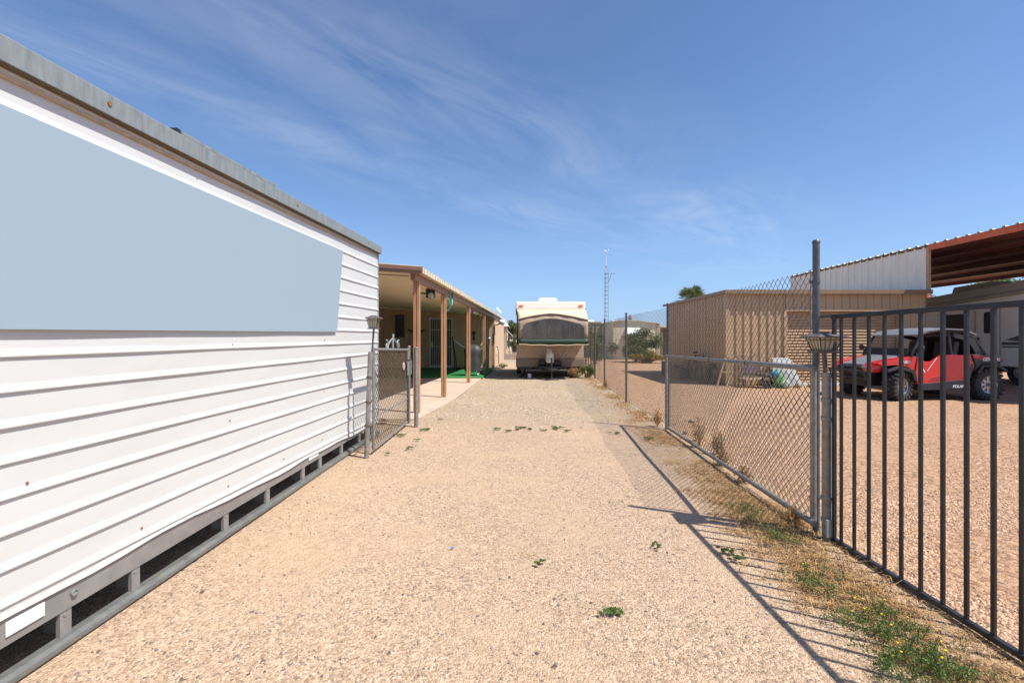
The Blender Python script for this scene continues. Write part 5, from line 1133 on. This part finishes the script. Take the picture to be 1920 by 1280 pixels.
q = MB(); q.box(9.55,12.4,34.8,34.9,0,2.15); q.build('back_wall', M_junk, sn)
# ladder mast
lm = thing('antenna_mast', (6.5,33.2,0), 'tall ladder shaped antenna mast with wind gauge on top, beyond the fence', 'mast')
mx, my = 6.52, 33.2
for dx_ in (-.14,.14): b = MB(); b.tube((mx+dx_,my,0),(mx+dx_,my,6.25),.016,6); b.build('mast_rail', M_galv, lm)
b = MB(); b.tube((mx,my+.24,0),(mx,my+.24,6.25),.016,6); b.build('mast_rail', M_galv, lm)
for i in range(20):
    z = .3+.305*i; b = MB(); b.tube((mx-.14,my,z),(mx+.14,my,z),.017,5); b.tube((mx-.14,my,z),(mx,my+.24,z),.012,5); b.tube((mx+.14,my,z),(mx,my+.24,z),.012,5); b.build('rung', M_jack, lm)
b = MB()
for dx_ in (-.14,.14): b.tube((mx+dx_,my,6.25),(mx,my+.08,6.75),.016,6)
b.build('mast_cap', M_red, lm)
b = MB(); b.tube((mx,my+.08,6.6),(mx,my+.08,7.8),.014,6); b.build('top_pole', M_whitep, lm)
b = MB(); b.tube((mx-.14,my,7.78),(mx+.14,my,7.78),.01,5); b.ball((mx+.14,my,7.85),.055,8,6); b.ball((mx-.14,my,7.82),.05,8,6); b.ball((mx,my+.08,7.72),.07,8,6,(1,1,1.4)); b.build('wind_gauge', M_whitep, lm)
b = MB(); b.path([(mx+.14,my,5.5),(mx+.26,my,5.75),(mx+.36,my,6.12)], .012, 5); b.tube((mx+.30,my,6.14),(mx+.58,my,6.14),.02,5); b.build('side_arm', M_jack, lm)
# far left bits seen beyond the beige home
fh = thing('white_roof_house', (-4,40,0), 'distant house with white gable roof and tilted awning beyond the beige home', 'house')
q = MB(); q.box(-8,-.95,38,46,0,2.55); q.build('wall', M_stucco, fh)
q = MB(); q.add([(-8,37.8,2.4),(-.7,37.8,2.4),(-1.4,38.5,3.25),(-8,38.5,3.25),(-8,46,3.25),(-1.4,46,3.25),(-.7,46,2.4)], [(0,1,2,3),(3,2,5,4),(1,6,5,2)]); q.build('roof', M_rooftop, fh, solid=.06)
q = MB(); q.add([(-1.0,38,2.20),(-.35,38,1.55),(-.35,40,1.55),(-1.0,40,2.20)], [(0,1,2,3)]); q.build('awning', M_whitep, fh, solid=.05)
q = MB(); q.tube((-.38,38,0),(-.38,38,1.55),.03,6); q.build('awning_post', M_galv, fh)
q = MB(); q.box(-.95,-.93,38.6,39.6,.5,1.6); wi = q.build('window', M_black, fh); q = MB(); q.box(-.93,-.925,38.65,39.55,.55,1.55); q.build('pane', M_glass, wi)
q = MB(); q.tube((-1.9,38.8,2.9),(-1.9,38.8,3.6),.09,8); q.build('chimney', M_rust, fh)
lw = thing('low_block_wall', (-.5,30,0), 'low concrete block wall across the far end of the driveway', 'wall')
for i in range(9):
    for j in range(2):
        x = -1.6+.4*i+(.2 if j else 0); q = MB(); q.box(x+.004,x+.396,29.5,29.65,.2*j+.002,.2*j+.196); q.build('block', M_blockw, lw)
ff = thing('far_fence', (0,33,0), 'distant chain link fence crossing beyond the camper', 'fence')
lst = []; chain(lst, (-1.2,33),(4.4,33), .05, 1.5, .16, .003, 0, 2); segs_mesh('chain_link_mesh', lst, M_wire, ff)
for x in (-.6, 1.6, 3.8): post(x, 33, 1.55, .025, ff)
pipe('top_rail', (-1.2,33,1.5), (4.4,33,1.5), .018, ff)
q = MB(); q.path([(2.6,16.4,0),(2.6,16.4,.65)], .03, 8); tag(q.build('wooden_stake', M_wood), 'short pale stake beside the fence near the camper', 'stake')
# little litter stones by fence: bigger rocks
for i, (px, py, s) in enumerate(((1296,792,.05),(1285,812,.035),(1042,1246,.009),(380,1108,.011))):
    X, Y = gp(px, py); q = MB(); q.ball((X,Y,s*.4), s, 8, 6, (1,.8,.6)); q.v = [(p[0]+random.uniform(-.1,.1)*s, p[1]+random.uniform(-.1,.1)*s, p[2]) for p in q.v]
    tag(q.build('rock', M_pebd), ['larger grey rock behind the low gate near the second post','smaller grey rock behind the low gate near the second post','dark stone at the bottom centre of the driveway','grey stone lying left of the driveway centre near the trailer'][i], 'rock', 'loose rocks')
# twigs
b = MB()
for px, py in ((985,1043),(1000,1046)):
    X, Y = gp(px, py); b.path([(X-.03,Y,.008),(X,Y+.01,.014),(X+.035,Y-.008,.008)], .0022, 5)
tag(b.build('twig', M_dry), 'small dry twig lying on the driveway', 'twig')
X, Y = gp(848,1028); q = MB(); q.obox((X,Y,.006),(.018,.012,.003), Matrix.Rotation(.4,3,'Z')); tag(q.build('blue_scrap', mat('blue_scrap_plastic', (.02,.18,.6), .4)), 'tiny bright blue scrap lying on the driveway gravel', 'litter')
print('objects', len(bpy.data.objects), 'tris', sum(len(o.data.polygons) for o in bpy.data.objects if o.type == 'MESH'))
